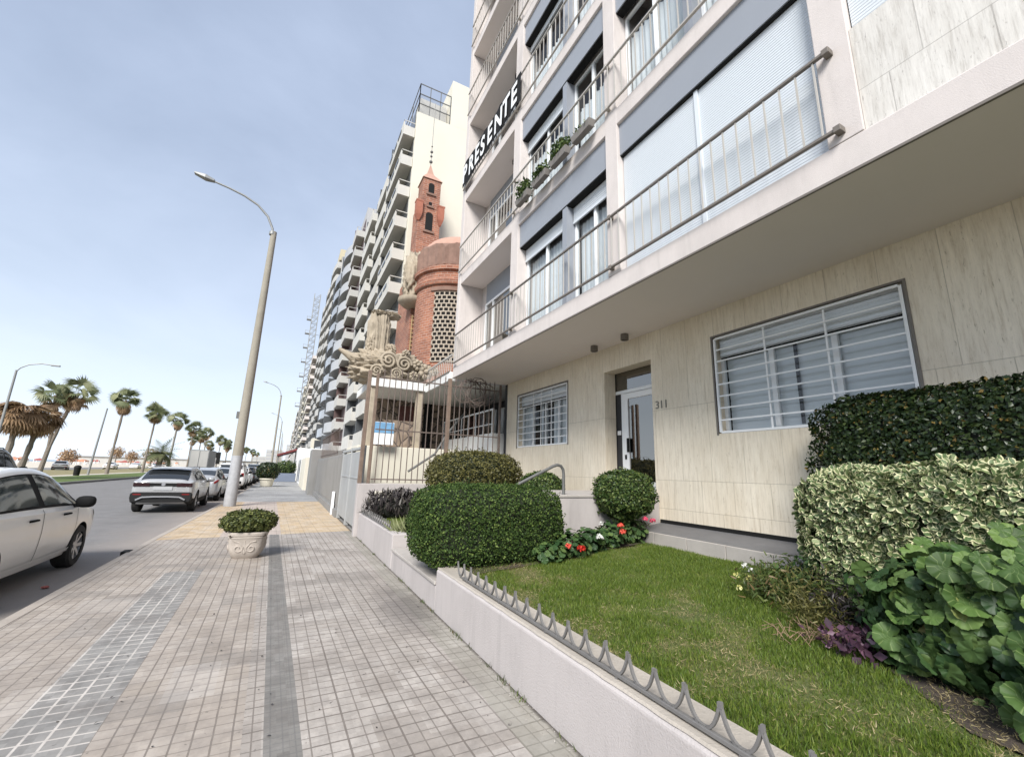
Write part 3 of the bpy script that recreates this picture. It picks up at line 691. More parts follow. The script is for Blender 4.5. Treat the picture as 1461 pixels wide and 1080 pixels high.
# flower troughs hung on the railing of the second upper floor
M['trough'] = simple('grey_trough', (.20, .185, .17), .8, var=.15, scale=6)
fb0 = None
lab = ['grey flower trough with sprouting greens on the second-storey railing, farthest of four', 'grey flower trough with small round plants on the second-storey railing, second farthest of four',
       'grey flower trough with leggy plants on the second-storey railing, third farthest of four', 'grey flower trough nearly bare on the second-storey railing, nearest of four']
for i, y in enumerate((7.35, 6.62, 5.92, 5.2)):
    b_ = thing('flower_trough', lab[i], 'flower trough', (XU - .16, y, FL[1] + .0), 'flower troughs on the second-storey railing')
    q = MB(); q.add([(XU - .16 + sx * w_, y + sy * l_, FL[1] + z_) for z_, w_, l_ in ((-.05, .055, .25), (.085, .075, .28)) for sx, sy in ((-1, -1), (1, -1), (1, 1), (-1, 1))], [(3, 2, 1, 0), (4, 5, 6, 7), (0, 1, 5, 4), (1, 2, 6, 5), (2, 3, 7, 6), (3, 0, 4, 7)])
    q.build('trough', M['trough'], b_, bevel=.01)
    n_ = (500, 420, 460, 90)[i]
    p, g = blob_points((XU - .15, y, FL[1] + (.22, .17, .22, .1)[i]), ((.13, .26, .22), (.12, .24, .14), (.13, .26, .18), (.1, .25, .05))[i], n_, 2.2, .35, 4, i, depth=.8)
    scatter('plant', *LEAF, p, g, RNG.uniform(.05, .10, len(p)), M['ball_leaf'], b_, tilt=.8)
# ------------------------------------------------------------------ front garden
g = thing('garden_wall', 'low pinkish plastered garden wall between pavement and lawn, ending under the box hedge', 'wall', (1.82, 2, 0))
mb = MB().prism([(1.70, -.1), (1.97, -.1), (1.97, .46), (1.73, .455), (1.70, .435)], 'y', -6, 5.05)
mb.prism([(1.702, -.1), (1.968, -.1), (1.968, .30), (1.702, .27)], 'y', 5.05, 7.33)
mb.build('wall_body', M['stucco_wall'], g, bevel=.012)
cp = MB(); vs = []
for i in range(140):
    y = -6 + 11.05 * i / 139; o_ = .005 * math.sin(i * 2.7) * math.sin(i * 1.37)
    vs += [(1.712 + o_ * .6, y, .452 + o_ * .2), (1.722 + o_, y, .464), (1.962, y, .467), (1.972, y, .455)]
cp.add(vs, [(4 * i + j, 4 * i + j + 1, 4 * i + j + 5, 4 * i + j + 4) for i in range(139) for j in range(3)])
cp.build('cement_top', simple('raw_cement', (.40, .36, .31), .95, var=.2, scale=5, bump=.6, bscale=45, dirt=.3), g, smooth=True, fix=False)
MB().box(1.685, 1.99, 5.06, 7.32, .275, .315).build('coping', M['kerbstone'], g, bevel=.008)

def spike_rail(name, label, X, y0, y1, z, sp, n_tail=True):
    t = thing(name, label, 'spike rail', (X, y0, z), 'spiked rails on the garden walls')
    MB().bar((X, y0, z + .018), (X, y1, z + .018), .024, .02).build('rail_bar', M['spike'], t, bevel=.003)
    y = y0; k = 0
    while y < y1 - .02:
        a = MB(); hw = sp / 2 - .012; c = y + sp / 2; pts = []
        for i in range(15):
            u_ = math.sin((i / 14 - .5) * PI); yy = c + (hw + .007) * u_
            pts.append((X + .004 * math.sin(k * 7), yy, z + .026 + .105 * abs(u_) ** 2.6))
        pts = [(pts[0][0], pts[0][1] - .001, pts[0][2] + .022 + .006 * math.sin(k * 3.7))] + pts + [(pts[-1][0], pts[-1][1] + .001, pts[-1][2] + .022 + .006 * math.sin(k * 5.1))]
        for p, q in zip(pts, pts[1:]): a.bar(p, q, .013, .015, (1, 0, 0))
        a.build('curved_spike', M['spike'], t)
        if k % 4 == 2: MB().bar((X, c, z - .02), (X, c, z + .01), .02).build('rail_foot', M['spike'], t)
        y += sp; k += 1
    return t
spike_rail('spiked_rail', 'grey spiked rail of curved prongs along the lawn wall in front', 1.765, -.62, 4.40, .468, .185)

# far planter beside the entrance
pl = thing('planter_wall', 'raised pinkish planter wall beyond the box hedge with a short spiked rail', 'wall', (1.8, 9, 0))
mb = MB().box(1.70, 1.95, 7.36, 10.99, -.1, .52); mb.box(1.95, 5.6, 7.36, 7.56, -.1, .519); mb.build('wall_body', M['stucco_wall'], pl, bevel=.012)
spike_rail('spiked_rail', 'grey spiked rail of curved prongs on the farther planter wall', 1.755, 7.85, 10.95, .52, .19)
mb = MB().box(1.95, 5.84, 7.56, 11.0, .0, .47); struct(mb, 'planter_bed', M['turf'])

# lawn: a gentle bank up to the stoop, with standing blades
LZ = lambda x: .425 + (x - 1.95) * .034
lw = MB(); vs = []; ys = np.linspace(-5, 5.62, 54); xs_ = np.linspace(1.965, 5.24, 24)
for x in xs_:
    for y in ys: vs.append((x, y, LZ(x) - .012 + .012 * math.sin(3 * x + 1.7 * y) * math.cos(2.3 * y)))
lw.add(vs, [(i * 54 + j, (i + 1) * 54 + j, (i + 1) * 54 + j + 1, i * 54 + j + 1) for i in range(23) for j in range(53)])
o = lw.build('lawn', M['turf'], smooth='all'); o['kind'] = 'structure'
def vnoise(x, y, s, seed):
    r = np.random.default_rng(seed); a = r.random((64, 64)); u = (x * s) % 63; v = (y * s) % 63
    i = u.astype(int); j = v.astype(int); fu = u - i; fv = v - j; fu = fu * fu * (3 - 2 * fu); fv = fv * fv * (3 - 2 * fv)
    return a[i, j] * (1 - fu) * (1 - fv) + a[i + 1, j] * fu * (1 - fv) + a[i, j + 1] * (1 - fu) * fv + a[i + 1, j + 1] * fu * fv
def grass(name, n, x0, x1, y0, y1, zf, h, mask=None, near=True):
    x = RNG.uniform(x0, x1, n); y = y0 + (y1 - y0) * (RNG.random(n) ** (1.25 if near else 1))
    t = vnoise(x + 9, y + 9, 1.9, 3) * .6 + vnoise(x + 9, y + 9, 6, 4) * .4
    bare = t + RNG.normal(0, .09, n) + np.clip((2.35 - x) / .9, 0, 1) * .25 + np.clip((1.9 - y) / 1.6, 0, 1) * .20 + np.clip((y - 4.4) / .6, 0, 1) * .15
    keep = (bare < .92) & (RNG.random(n) > np.clip((bare - .55) * .9, 0, .45))
    if mask is not None: keep &= mask(x, y)
    x, y, bare = x[keep], y[keep], bare[keep]; N = len(x)
    nrm = np.zeros((N, 3)); nrm[:, :2] = RNG.normal(0, 1, (N, 2)); nrm[:, 2] = .15
    up = np.zeros((N, 3)); up[:, 2] = 1
    dry = np.clip((bare - .47) * 2.6, 0, .95); rnd = np.clip(RNG.random(N) * .72 * (1 - dry) + dry * (.62 + .42 * RNG.random(N)), 0, 1)
    o = scatter(name, *BLADE, np.stack([x, y, zf(x) - .008], 1), nrm, h * RNG.uniform(.5, 1.35, N) * (1.1 - dry * .8), M['lawn_blade'], tilt=.3, updir=up, rnd=rnd)
    o['kind'] = 'stuff'; return o
bedmask = lambda x, y: ((x + (2.3 - y) * .45 < 4.15) | (y > 3.0)) & ((x < 2.55) | (y + .10 * np.sin(9 * x) > .72 + (x - 2.62) * .92) | (RNG.random(len(x)) < .18)) & (y < 4.95 + (x - 2.2) * .19)
grass('lawn_grass', 210000, 1.985, 5.2, .2, 5.5, LZ, .031, bedmask)
grass('planter_grass', 9000, 1.97, 3.2, 7.6, 9.9, lambda x: .47 + 0 * x, .05, near=False)
def straw(name, n):
    x = RNG.uniform(1.985, 5.0, n); y = .3 + 4.9 * RNG.random(n) ** 1.2
    t = vnoise(x + 9, y + 9, 1.9, 3) * .6 + vnoise(x + 9, y + 9, 6, 4) * .4 + np.clip((2.5 - x) / .9, 0, 1) * .28 + np.clip((2.0 - y) / 1.6, 0, 1) * .24 + np.clip((y - 4.3) / .6, 0, 1) * .2
    k = (RNG.random(n) < np.clip((t - .50) * 1.9, 0, .55) ** 1.5) & (x < 3.6); x, y = x[k], y[k]; N = len(x); a = RNG.random(N) * 6.28
    up = np.stack([np.cos(a), np.sin(a), RNG.uniform(-.05, .35, N)], 1); nn = np.stack([RNG.normal(0, .3, N), RNG.normal(0, .3, N), np.ones(N)], 1)
    o = scatter(name, *BLADE, np.stack([x, y, LZ(x) + RNG.uniform(.006, .026, N)], 1), nn, RNG.uniform(.014, .034, N), M['straw'], tilt=.3, updir=up * 3); o['kind'] = 'stuff'
M['straw'] = leafmat('dry_straw', [(0, (.16, .13, .06)), (.5, (.29, .235, .115)), (1, (.45, .37, .21))], trans=.2)
straw('dry_grass', 130000)
# bare soil of the flower beds, laid on the lawn
def soil_bed(pts, z0):
    mb = MB(); mb.add([(x, y, LZ(x) + z0) for x, y in pts], [tuple(range(len(pts)))]); return struct(mb, 'soil_bed', M['soil'])
soil_bed([(2.75, -2), (5.22, -2), (5.22, 2.9), (4.6, 2.8), (4.0, 2.1), (3.35, 1.5), (2.9, 1.0)], .004)
soil_bed([(1.98, 4.72), (3.2, 4.86), (4.6, 5.2), (5.22, 5.3), (5.22, 5.62), (1.98, 5.62)], .006)

# stoop along the wall, landing, steps and handrail
st = thing('stoop', 'dark slate stoop with pale stone kerb along the foot of the travertine wall', 'stoop', (5.5, 3, 0))
mb = MB().prism([(5.245, .2), (5.85, .2), (5.85, .79), (5.245, .70)], 'y', -6, 5.62); mb.build('slate_top', M['slate'], st)
mb = MB()
y = -6.0
while y < 5.6:
    mb.box(5.20, 5.243, y + .004, min(y + .62, 5.62) - .004, .2, .705); y += .62
mb.build('kerb_face', M['kerbstone'], st, bevel=.006)
MB().box(5.835, 5.849, -6, 5.62, .74, .845).build('gap_shadow_strip', M['black'], st)  # black strip on the wall face paints the shadow above the stoop
ld = thing('entrance_landing', 'pinkish plastered entrance landing with steps in front of the white door', 'landing', (4.5, 6.2, 0))
MB().box(3.3, 5.848, 5.64, 7.34, 0, 1.20).build('landing_wall', M['stucco_wall'], ld, bevel=.01)
MB().box(3.28, 5.846, 5.625, 7.355, 1.201, 1.24).build('landing_top', M['kerbstone'], ld, bevel=.008)
mb = MB()
for i in range(6): mb.box(1.99 + .22 * i, 3.28, 6.02, 7.34, .04 + .16 * i, .20 + .16 * i)
mb.build('steps', M['slate'], ld, bevel=.006)
hr = thing('handrail', 'bent grey steel handrail rising beside the entrance steps', 'handrail', (3.9, 5.7, 1.24))
pts = [(2.2, 5.74, .92)] + [(3.0 + .72 * t, 5.74, 1.335 + .33 * t) for t in (0, .5, 1)] + [(3.80, 5.74, 1.69), (3.87, 5.74, 1.675), (3.91, 5.74, 1.62), (3.92, 5.74, 1.55), (3.92, 5.74, 1.24)]
MB().tube(pts, .024, 12).build('rail_tube', M['steel'], hr, smooth=True)
MB().tube([(2.45, 5.74, .3), (2.45, 5.74, 1.04)], .022, 10).build('post', M['steel'], hr, smooth=True)

# ---- shrubs
def shrub(name, label, cat, c, half, n, size, leaf, cm, e=2.6, lump=.07, fl=3.1, seed=0, tilt=.55, tmpl=LEAF, zmin=None, depth=.12, s=.9, stem=True, smooth=False, group=None, bias=None):
    t = thing(name, label, cat, (c[0], c[1], c[2] - half[2]), group)
    p, nm = blob_points(c, half, n, e, lump, fl, seed, zmin, depth)
    if bias is not None: nm = nm + np.asarray(bias)
    scatter('foliage', *tmpl, p, nm, RNG.uniform(size * .7, size * 1.3, len(p)), M[leaf], t, tilt=tilt, smooth=smooth)
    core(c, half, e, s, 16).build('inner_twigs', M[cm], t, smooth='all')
    return t
def box_outline(c, half, n, seed, lump, wob):  pass
t = shrub('box_hedge', 'big clipped box hedge with rounded corners at the front of the lawn', 'hedge', (2.52, 5.50, .87), (1.0, .63, .51), 46000, .029, 'box_leaf', 'hedge_core', 4.0, .045, 4, 3, .65, depth=.11, s=.92)
t = shrub('ball_bush', 'round clipped green bush in front of the white entrance door', 'bush', (4.86, 5.42, 1.27), (.46, .42, .36), 9000, .042, 'ball_leaf', 'hedge_core', 2.5, .09, 4, 5, .6)
MB().tube([(4.9, 5.45, .5), (4.87, 5.43, .8), (4.86, 5.42, 1.1)], [.035, .03, .02], 8).build('stem', M['twig'], t, smooth=True)
p, nm = blob_points((4.72, 5.34, .93), (.15, .12, .12), 350, 2, .2, 4, 6, depth=.8); scatter('hanging_sprig', *LEAF, p, nm, .04, M['ball_leaf'], t)
t = shrub('olive_bush', 'wide olive-brown clipped bush below the white railed balcony', 'bush', (3.72, 8.9, 1.42), (.98, .85, .56), 14000, .05, 'olive_leaf', 'hedge_core', 2.9, .07, 3.3, 7, .6)
MB().tube([(3.7, 8.9, .4), (3.7, 8.9, 1.2)], .05, 8).build('stem', M['twig'], t, smooth=True)
t = shrub('small_round_bush', 'small yellow-green round bush behind the handrail against the travertine wall', 'bush', (4.86, 7.95, 1.22), (.47, .42, .36), 5500, .05, 'ball_leaf', 'hedge_core', 2.3, .10, 4, 9, .6)
MB().tube([(4.86, 7.95, .4), (4.86, 7.95, 1.1)], .04, 8).build('stem', M['twig'], t, smooth=True)
# dark purple shrub: upright sprigs
t = thing('purple_shrub', 'low straggly blackish-purple shrub against the beige fence wall', 'shrub', (2.6, 10.3, .47))
p, nm = blob_points((2.55, 10.35, .70), (.85, .45, .36), 2600, 2.2, .25, 6, 21, .47, .6)
scatter('foliage', *SPRIG, p, nm, RNG.uniform(.09, .19, len(p)), M['purple_leaf'], t, tilt=.7, updir=np.tile((0, 0, 1.), (len(p), 1)))
core((2.55, 10.35, .66), (.8, .42, .3), 2.2, .85).build('inner_twigs', M['dark_core'], t, smooth='all')
t = thing('pale_tuft', 'pale striped tuft of strappy leaves beside the box hedge', 'plant', (2.05, 7.72, .5))
N = 330; a = RNG.random(N) * 6.28; r = RNG.random(N) ** .7 * .30
p = np.stack([2.12 + r * np.cos(a), 7.78 + r * .9 * np.sin(a), .46 + .02 * r], 1)
up = np.stack([np.cos(a) * r * 3, np.sin(a) * r * 3, np.full(N, .7)], 1)
scatter('leaves', *BLADE, p, np.stack([np.cos(a) * -.3, np.sin(a) * -.3, np.full(N, .5)], 1), RNG.uniform(.18, .34, N), M['pale_grass'], t, tilt=.3, updir=up)

# dark clipped hedge under the large window, variegated hedge in front of it
def hedge(name, label, x0, x1, y0, y1, z0, z1, n, size, leaf, cm, tmpl, seed, tilt, e=7, lump=.03, vis=None, smooth=False, depth=.12, fl=3.):
    c = ((x0 + x1) / 2, (y0 + y1) / 2, (z0 + z1) / 2); half = ((x1 - x0) / 2, (y1 - y0) / 2, (z1 - z0) / 2)
    t = thing(name, label, 'hedge', (c[0], c[1], z0))
    r = np.random.default_rng(seed)
    # even cover of the faces one can walk up to: street side, far end and top
    A = [('x0', (y1 - y0) * (z1 - z0)), ('y1', (x1 - x0) * (z1 - z0)), ('z1', (x1 - x0) * (y1 - y0)), ('y0', (x1 - x0) * (z1 - z0) * .4)]
    tot = sum(a for _, a in A); P = []; G = []
    for f, a in A:
        k = int(n * a / tot); u = r.random(k); v = r.random(k); q = np.zeros((k, 3)); g_ = np.zeros((k, 3))
        q[:, 0] = x0 + (x1 - x0) * u; q[:, 1] = y0 + (y1 - y0) * v if f in ('x0', 'z1') else y0; q[:, 2] = z0 + (z1 - z0) * (r.random(k))
        if f == 'x0': q[:, 0] = x0; q[:, 1] = y0 + (y1 - y0) * u; g_[:, 0] = -1
        if f == 'y1': q[:, 1] = y1; g_[:, 1] = 1
        if f == 'y0': q[:, 1] = y0; g_[:, 1] = -1
        if f == 'z1': q[:, 2] = z1; g_[:, 2] = 1
        P.append(q); G.append(g_)
    P = np.concatenate(P); G = np.concatenate(G)
    d = (P - np.array(c)) / np.array(half); k = (np.abs(d) ** e).sum(1) ** (-1 / e); 
    lum = (vnoise(P[:, 1] * 1 + P[:, 0] * .7 + 20, P[:, 2] + P[:, 0] * .5 + 20, 3.4, seed) - .5) * 2
    P = np.array(c) + d * (k * (1 + lump * lum) * (1 - depth * r.random(len(P)) ** 2))[:, None] * np.array(half)
    G = G * .9 + d * .35
    scatter('foliage', *tmpl, P, G, r.uniform(size * .65, size * 1.3, len(P)), M[leaf], t, tilt=tilt, smooth=smooth)
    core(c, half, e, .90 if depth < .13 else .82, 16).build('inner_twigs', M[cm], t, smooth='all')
    return t
hedge('dark_hedge', 'tall dark green clipped hedge under the large grilled window', 5.22, 5.80, -2.2, 2.86, .72, 2.47, 52000, .046, 'dark_leaf', 'dark_core', LEAF, 31, .55)
vh = thing('variegated_hedge', 'clipped hedge with cream-edged leaves in front of the dark hedge', 'hedge', (4.7, 1, .5))
r = np.random.default_rng(5)
# rosettes of leaves
n = 4000; u = r.random(n)
face = r.random(n); P = np.zeros((n, 3)); G = np.zeros((n, 3))
Y1, Yb, X0, X1, Z0, Z1 = 2.50, -1.6, 4.16, 5.15, .60, 1.70
for i in range(n):
    if face[i] < .58: P[i] = (X0, Yb + (Y1 - Yb) * r.random(), Z0 + (Z1 - Z0) * r.random()); G[i] = (-1, 0, .25)
    elif face[i] < .80: P[i] = (X0 + (X1 - X0) * r.random(), Y1, Z0 + (Z1 - Z0) * r.random()); G[i] = (-.2, 1, .25)
    else: P[i] = (X0 + (X1 - X0) * r.random(), Yb + (Y1 - Yb) * r.random(), Z1); G[i] = (-.2, 0, 1)
c = np.array([(X0 + X1) / 2, (Y1 + Yb) / 2, (Z0 + Z1) / 2]); half = np.array([(X1 - X0) / 2, (Y1 - Yb) / 2, (Z1 - Z0) / 2])
d = (P - c) / half; k = (np.abs(d) ** 5).sum(1) ** (-1 / 5.); lum = (vnoise(P[:, 1] + 20, P[:, 2] + P[:, 0] + 20, 4.5, 8) - .5)
P = c + d * k[:, None] * half; G /= np.linalg.norm(G, axis=1)[:, None]; P += G * (lum * .08 - .06 * r.random(n) ** 2)[:, None]
G += r.normal(0, .45, (n, 3)); G /= np.linalg.norm(G, axis=1)[:, None]
LP = []; LN = []; LU = []; LS = []
for i in range(n):
    m = int(r.integers(6, 9)); s = r.uniform(.046, .082); a0 = r.random() * 6.28
    q = np.cross(G[i], r.normal(0, 1, 3)); q /= np.linalg.norm(q); w = np.cross(G[i], q)
    for j in range(m):
        a = a0 + 2.4 * j; out = math.cos(a) * q + math.sin(a) * w; lift = .35 + .9 * j / m
        LP.append(P[i] + out * .006 - G[i] * .012); LU.append(out + G[i] * lift); LN.append(G[i] - out * lift * .8); LS.append(s * (1.1 - .35 * j / m))
LP = np.array(LP); LN = np.array(LN); LU = np.array(LU); LN /= np.linalg.norm(LN, axis=1)[:, None]
def rosettes(name, LP, LN, LU, LS, mat, parent, tilt=.12):
    N = len(LP); nm = LN + RNG.normal(0, tilt, (N, 3))
    # scatter jitters updir; give it strong vectors so it stays put
    return scatter(name, *OVAL, LP, nm, np.array(LS), mat, parent, tilt=0, updir=LU * 2.2, smooth=True)
rosettes('foliage', LP, LN, LU, LS, M['var_leaf'], vh)
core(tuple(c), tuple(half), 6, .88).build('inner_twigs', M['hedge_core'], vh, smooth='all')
tw = MB()
for i in range(70):
    y = r.uniform(-1, 2.4); x = r.uniform(4.25, 4.6); z = r.uniform(.5, 1.2)
    tw.tube([(x + .1, y, z - .15), (x, y + r.normal(0, .05), z), (x - .08, y + r.normal(0, .12), z + .16)], .005, 5)
tw.build('branches', M['twig'], vh)

# big round-leaved geraniums at the corner of the lawn
gp = thing('geranium_plant', 'large round-leaved green geranium clump at the near corner of the lawn', 'plant', (3.4, 1.0, .45))
r = np.random.default_rng(12)
P = []; N_ = []; S = []; stems = MB()
def front(y, z): # front surface of the clump
    return 3.15 - .16 * min(1, max(0, .95 - y) * 3) + .46 * max(0, y - .85) + .26 * max(0, z - .75)
for i in range(520):
    y = r.uniform(-.9, 1.42); zmax = 1.30 - .75 * max(0, (y - .95)) ** 1.2 * 1.2 + .05 * math.sin(5 * y)
    z = .46 + (zmax - .46) * r.random() ** .9
    x = front(y, z) + r.exponential(.16) + .09 * math.sin(9 * y + 7 * z) - .03
    P.append((x, y, z)); S.append(r.uniform(.06, .155)); N_.append((-.72 + r.normal(0, .3), -.34 + r.normal(0, .32), .5 + r.normal(0, .3)))
    if True: stems.tube([(x + .25, y - .05, .46), (x + .14, y - .02, (z + .46) / 2 + .05), (x + .015, y, z - .02)], [.007, .005, .003], 5)
for i in range(26):   # a few leaves pushed up through the variegated hedge
    y = r.uniform(.75, 1.55); z = 1.36 - .36 * (y - .75) + r.uniform(-.30, .05); x = 3.80 + r.uniform(-.08, .22) + .1 * (y - 1)
    P.append((x, y, z)); S.append(r.uniform(.10, .165)); N_.append((-.6 + r.normal(0, .25), -.3 + r.normal(0, .25), .6))
    stems.tube([(x + .2, y - .1, .5), (x + .1, y - .04, z * .6), (x + .01, y, z - .02)], [.008, .006, .003], 5)
P = np.array(P); up = np.tile((-.4, -.2, -.5), (len(P), 1)) + r.normal(0, .8, (len(P), 3))
scatter('leaves', *LOBED, P, np.array(N_), np.array(S), M['geranium_leaf'], gp, tilt=.1, updir=up, smooth=True)
stems.build('stems', simple('green_stem', (.09, .15, .04), .6), gp, smooth=True)
p, nm = blob_points((3.75, .5, .75), (.55, 1.15, .40), 3800, 3, .1, 3, 14, depth=.5)
scatter('inner_leaves', *LOBED, p, nm, RNG.uniform(.06, .12, len(p)), M['geranium_small'], gp, tilt=.5)
# violet tradescantia and a drift of mixed low perennials
vt = thing('violet_plant', 'trailing violet-leaved plant at the foot of the round-leaved geraniums', 'plant', (3.55, 1.75, .48))
N = 420; x = RNG.uniform(-.38, .30, N); y = RNG.normal(0, .10, N); px = 3.55 + x * .8; py = 1.50 + x * -.5 + y
p = np.stack([px, py, LZ(px) + RNG.uniform(.02, .17, N)], 1); nn = np.stack([RNG.normal(-.2, .6, N), RNG.normal(-.2, .6, N), np.full(N, .6)], 1)
scatter('leaves', *LEAF, p, nn, RNG.uniform(.035, .085, N), M['violet_leaf'], vt, tilt=.5)
pf = thing('mixed_perennials', 'straggly drift of mixed low perennials along the edge of the lawn', 'plant', (4.2, 2.3, .5))
c_ = [(4.35, 2.78, .10, .36, 520, 'perennial', .055), (4.00, 2.62, .12, .22, 420, 'perennial', .05), (3.86, 2.22, .13, .26, 520, 'olive_leaf', .035), (4.15, 2.2, .15, .3, 600, 'perennial', .05),
      (3.62, 2.02, .10, .24, 480, 'olive_leaf', .032), (4.5, 2.35, .16, .35, 700, 'geranium_small', .06), (4.1, 1.75, .16, .3, 600, 'geranium_small', .06), (3.95, 2.0, .13, .2, 300, 'purple_leaf', .045), (4.62, 2.7, .12, .3, 450, 'perennial', .05)]
for i, (x, y, h, rr, n_, lf, sz) in enumerate(c_):
    p, nm = blob_points((x, y, LZ(x) + h * .75), (rr, rr * .9, h * 1.9), int(n_ * 1.7), 2, .5, 5, 40 + i, LZ(x), .9)
    scatter('foliage', *SPRIG if lf != 'geranium_small' else LEAF, p, nm, RNG.uniform(sz * .7, sz * 1.6, len(p)), M[lf], pf, tilt=.8)
def flower(c, rad, n, mat, parent, name='flower_head', size=.03):
    d = RNG.normal(0, 1, (n, 3)); d /= np.linalg.norm(d, axis=1)[:, None]; d[:, 2] = np.abs(d[:, 2]) * .9 - .1
    return scatter(name, *OVAL, np.array(c) + d * rad * .8, d, size, M[mat], parent, tilt=.35, smooth=True)
for x, y, z in ((4.02, 2.80, .64), (3.83, 2.78, .58), (4.28, 2.95, .66), (4.22, 2.98, .70), (3.92, 2.86, .66)): flower((x, y, z), .022, 14, 'petal_yellow' if x < 4.1 else 'petal_white', pf, 'flower_head', .026)
dg = thing('dry_twigs', 'dry brown twigs lying beside the violet plant', 'twigs', (3.6, 1.9, .5))
mb = MB()
for i in range(90):
    x = RNG.uniform(3.2, 3.9); y = 2.0 - (x - 3.2) * .5 + RNG.normal(0, .1); a = RNG.random() * 6.28; z = LZ(x)
    mb.tube([(x, y, z + .01), (x + .06 * math.cos(a), y + .06 * math.sin(a), z + RNG.uniform(.02, .09)), (x + .13 * math.cos(a), y + .13 * math.sin(a), z + RNG.uniform(.0, .1))], .0022, 4)
mb.build('undergrowth', simple('dry_twig', (.24, .16, .10), .9, var=.3), dg)

# geraniums in bloom along the landing wall
def geranium(label, x, y, h, rr, n_, flowers, seed):
    t = thing('flowering_geranium', label, 'flower', (x, y, LZ(x)), 'geraniums along the landing wall')
    p, nm = blob_points((x, y, LZ(x) + h * .55), (rr, rr * .75, h * .55), n_, 2.2, .25, 4, seed, LZ(x), .55); nm[:, 2] += .8
    scatter('leaves', *LOBED, p, nm, RNG.uniform(.055, .10, len(p)), M['geranium_small'], t, tilt=.4, smooth=True)
    sm = MB()
    for i in range(9):
        a = RNG.random() * 6.28; sm.tube([(x, y, LZ(x)), (x + rr * .4 * math.cos(a), y + rr * .3 * math.sin(a), LZ(x) + h * .8)], .006, 5)
    for (fx, fy, fz, fr, fm) in flowers:
        sm.tube([(x, y, LZ(x) + h * .3), (fx, fy, fz)], .004, 5); flower((fx, fy, fz), fr, 46, fm, t)
    sm.build('stems', M['twig'], t)
geranium('geranium with one bright red flower head beside the box hedge', 3.52, 4.98, .30, .26, 230, [(3.50, 4.72, .62, .06, 'petal_red'), (3.32, 4.76, .66, .03, 'petal_coral')], 61)
geranium('geranium with a white flower head below the landing wall', 3.98, 5.15, .30, .26, 230, [(3.94, 4.90, .72, .05, 'petal_white'), (4.30, 5.3, .85, .02, 'petal_white')], 62)
geranium('geranium with a large coral flower head below the ball bush', 4.50, 5.30, .34, .24, 200, [(4.42, 5.02, .84, .055, 'petal_coral'), (4.44, 5.0, .765, .05, 'petal_coral')], 63)
geranium('geranium with two pink flower heads next to the stoop', 5.02, 5.42, .36, .26, 260, [(4.86, 4.98, .93, .034, 'petal_pink'), (4.98, 4.95, .90, .046, 'petal_pink')], 64)
geranium('leafy geranium without flowers tucked under the box hedge', 3.12, 4.88, .22, .22, 170, [], 65)
# a scatter of leaf bits on the pavement
N = 240; x = RNG.uniform(-1.6, 1.68, N); y = .8 + 11 * RNG.random(N) ** 1.6
o = scatter('fallen_leaves', *LEAF, np.stack([x, y, np.full(N, .006)], 1), np.tile((0, 0, 1.), (N, 1)), RNG.uniform(.008, .028, N), M['purple_leaf'], tilt=.25); o['kind'] = 'stuff'

def stray(hedge_obj, pts, nrm, size, mat, n, L):
    mb = MB(); P_ = []; N_2 = []
    for i in RNG.choice(len(pts), n, replace=False):
        d = nrm[i] * .7 + np.array([0, 0, .6]) + RNG.normal(0, .3, 3); d /= np.linalg.norm(d); l = L * RNG.uniform(.4, 1.2); a = pts[i] - d * .03; b = pts[i] + d * l
        mb.tube([tuple(a), tuple(b)], .0016, 4)
        for k in range(5): P_.append(a + (b - a) * (.4 + .15 * k)); N_2.append(d + RNG.normal(0, .9, 3))
    mb.build('leaves', M['twig'], hedge_obj); scatter('leaves', *LEAF, np.array(P_), np.array(N_2), size * RNG.uniform(.7, 1.2, len(P_)), M[mat], hedge_obj, tilt=.3)
bh = bpy.data.objects['box_hedge']; p, nm = blob_points((2.52, 5.50, .87), (1.0, .63, .51), 3000, 4.0, .045, 4, 3, depth=0); k = (nm[:, 2] > -.2); stray(bh, p[k], nm[k], .03, 'box_leaf', 90, .07)
bb = bpy.data.objects['ball_bush']; p, nm = blob_points((4.86, 5.42, 1.27), (.46, .42, .36), 2000, 2.5, .09, 4, 5, depth=0); stray(bb, p, nm, .04, 'ball_leaf', 60, .07)
ob = bpy.data.objects['olive_bush']; p, nm = blob_points((3.72, 8.9, 1.42), (.98, .85, .56), 2000, 2.9, .07, 3.3, 7, depth=0); k = nm[:, 2] > 0; stray(ob, p[k], nm[k], .05, 'olive_leaf', 80, .10)
# weeds and grit along the foot of the garden wall
wd = []
for i in range(26):
    y = .9 + 9.5 * RNG.random() ** 1.3; N = int(RNG.integers(8, 26))
    wd.append(np.stack([1.685 + RNG.normal(0, .012, N) - .01, y + RNG.normal(0, .05, N), np.full(N, .0)], 1))
wd = np.concatenate(wd); N = len(wd); nn = np.zeros((N, 3)); nn[:, :2] = RNG.normal(0, 1, (N, 2))
o = scatter('weeds', *BLADE, wd, nn, RNG.uniform(.015, .05, N), M['perennial'], tilt=.4, updir=np.tile((0, 0, 1.), (N, 1))); o['kind'] = 'stuff'
N = 900; gx = 1.69 - np.abs(RNG.normal(0, .05, N)); gy = .5 + 11 * RNG.random(N) ** 1.4
o = scatter('grit', *LEAF, np.stack([gx, gy, np.full(N, .005)], 1), np.tile((0, 0, 1.), (N, 1)), RNG.uniform(.004, .014, N), M['kerbstone'], tilt=.5); o['kind'] = 'stuff'
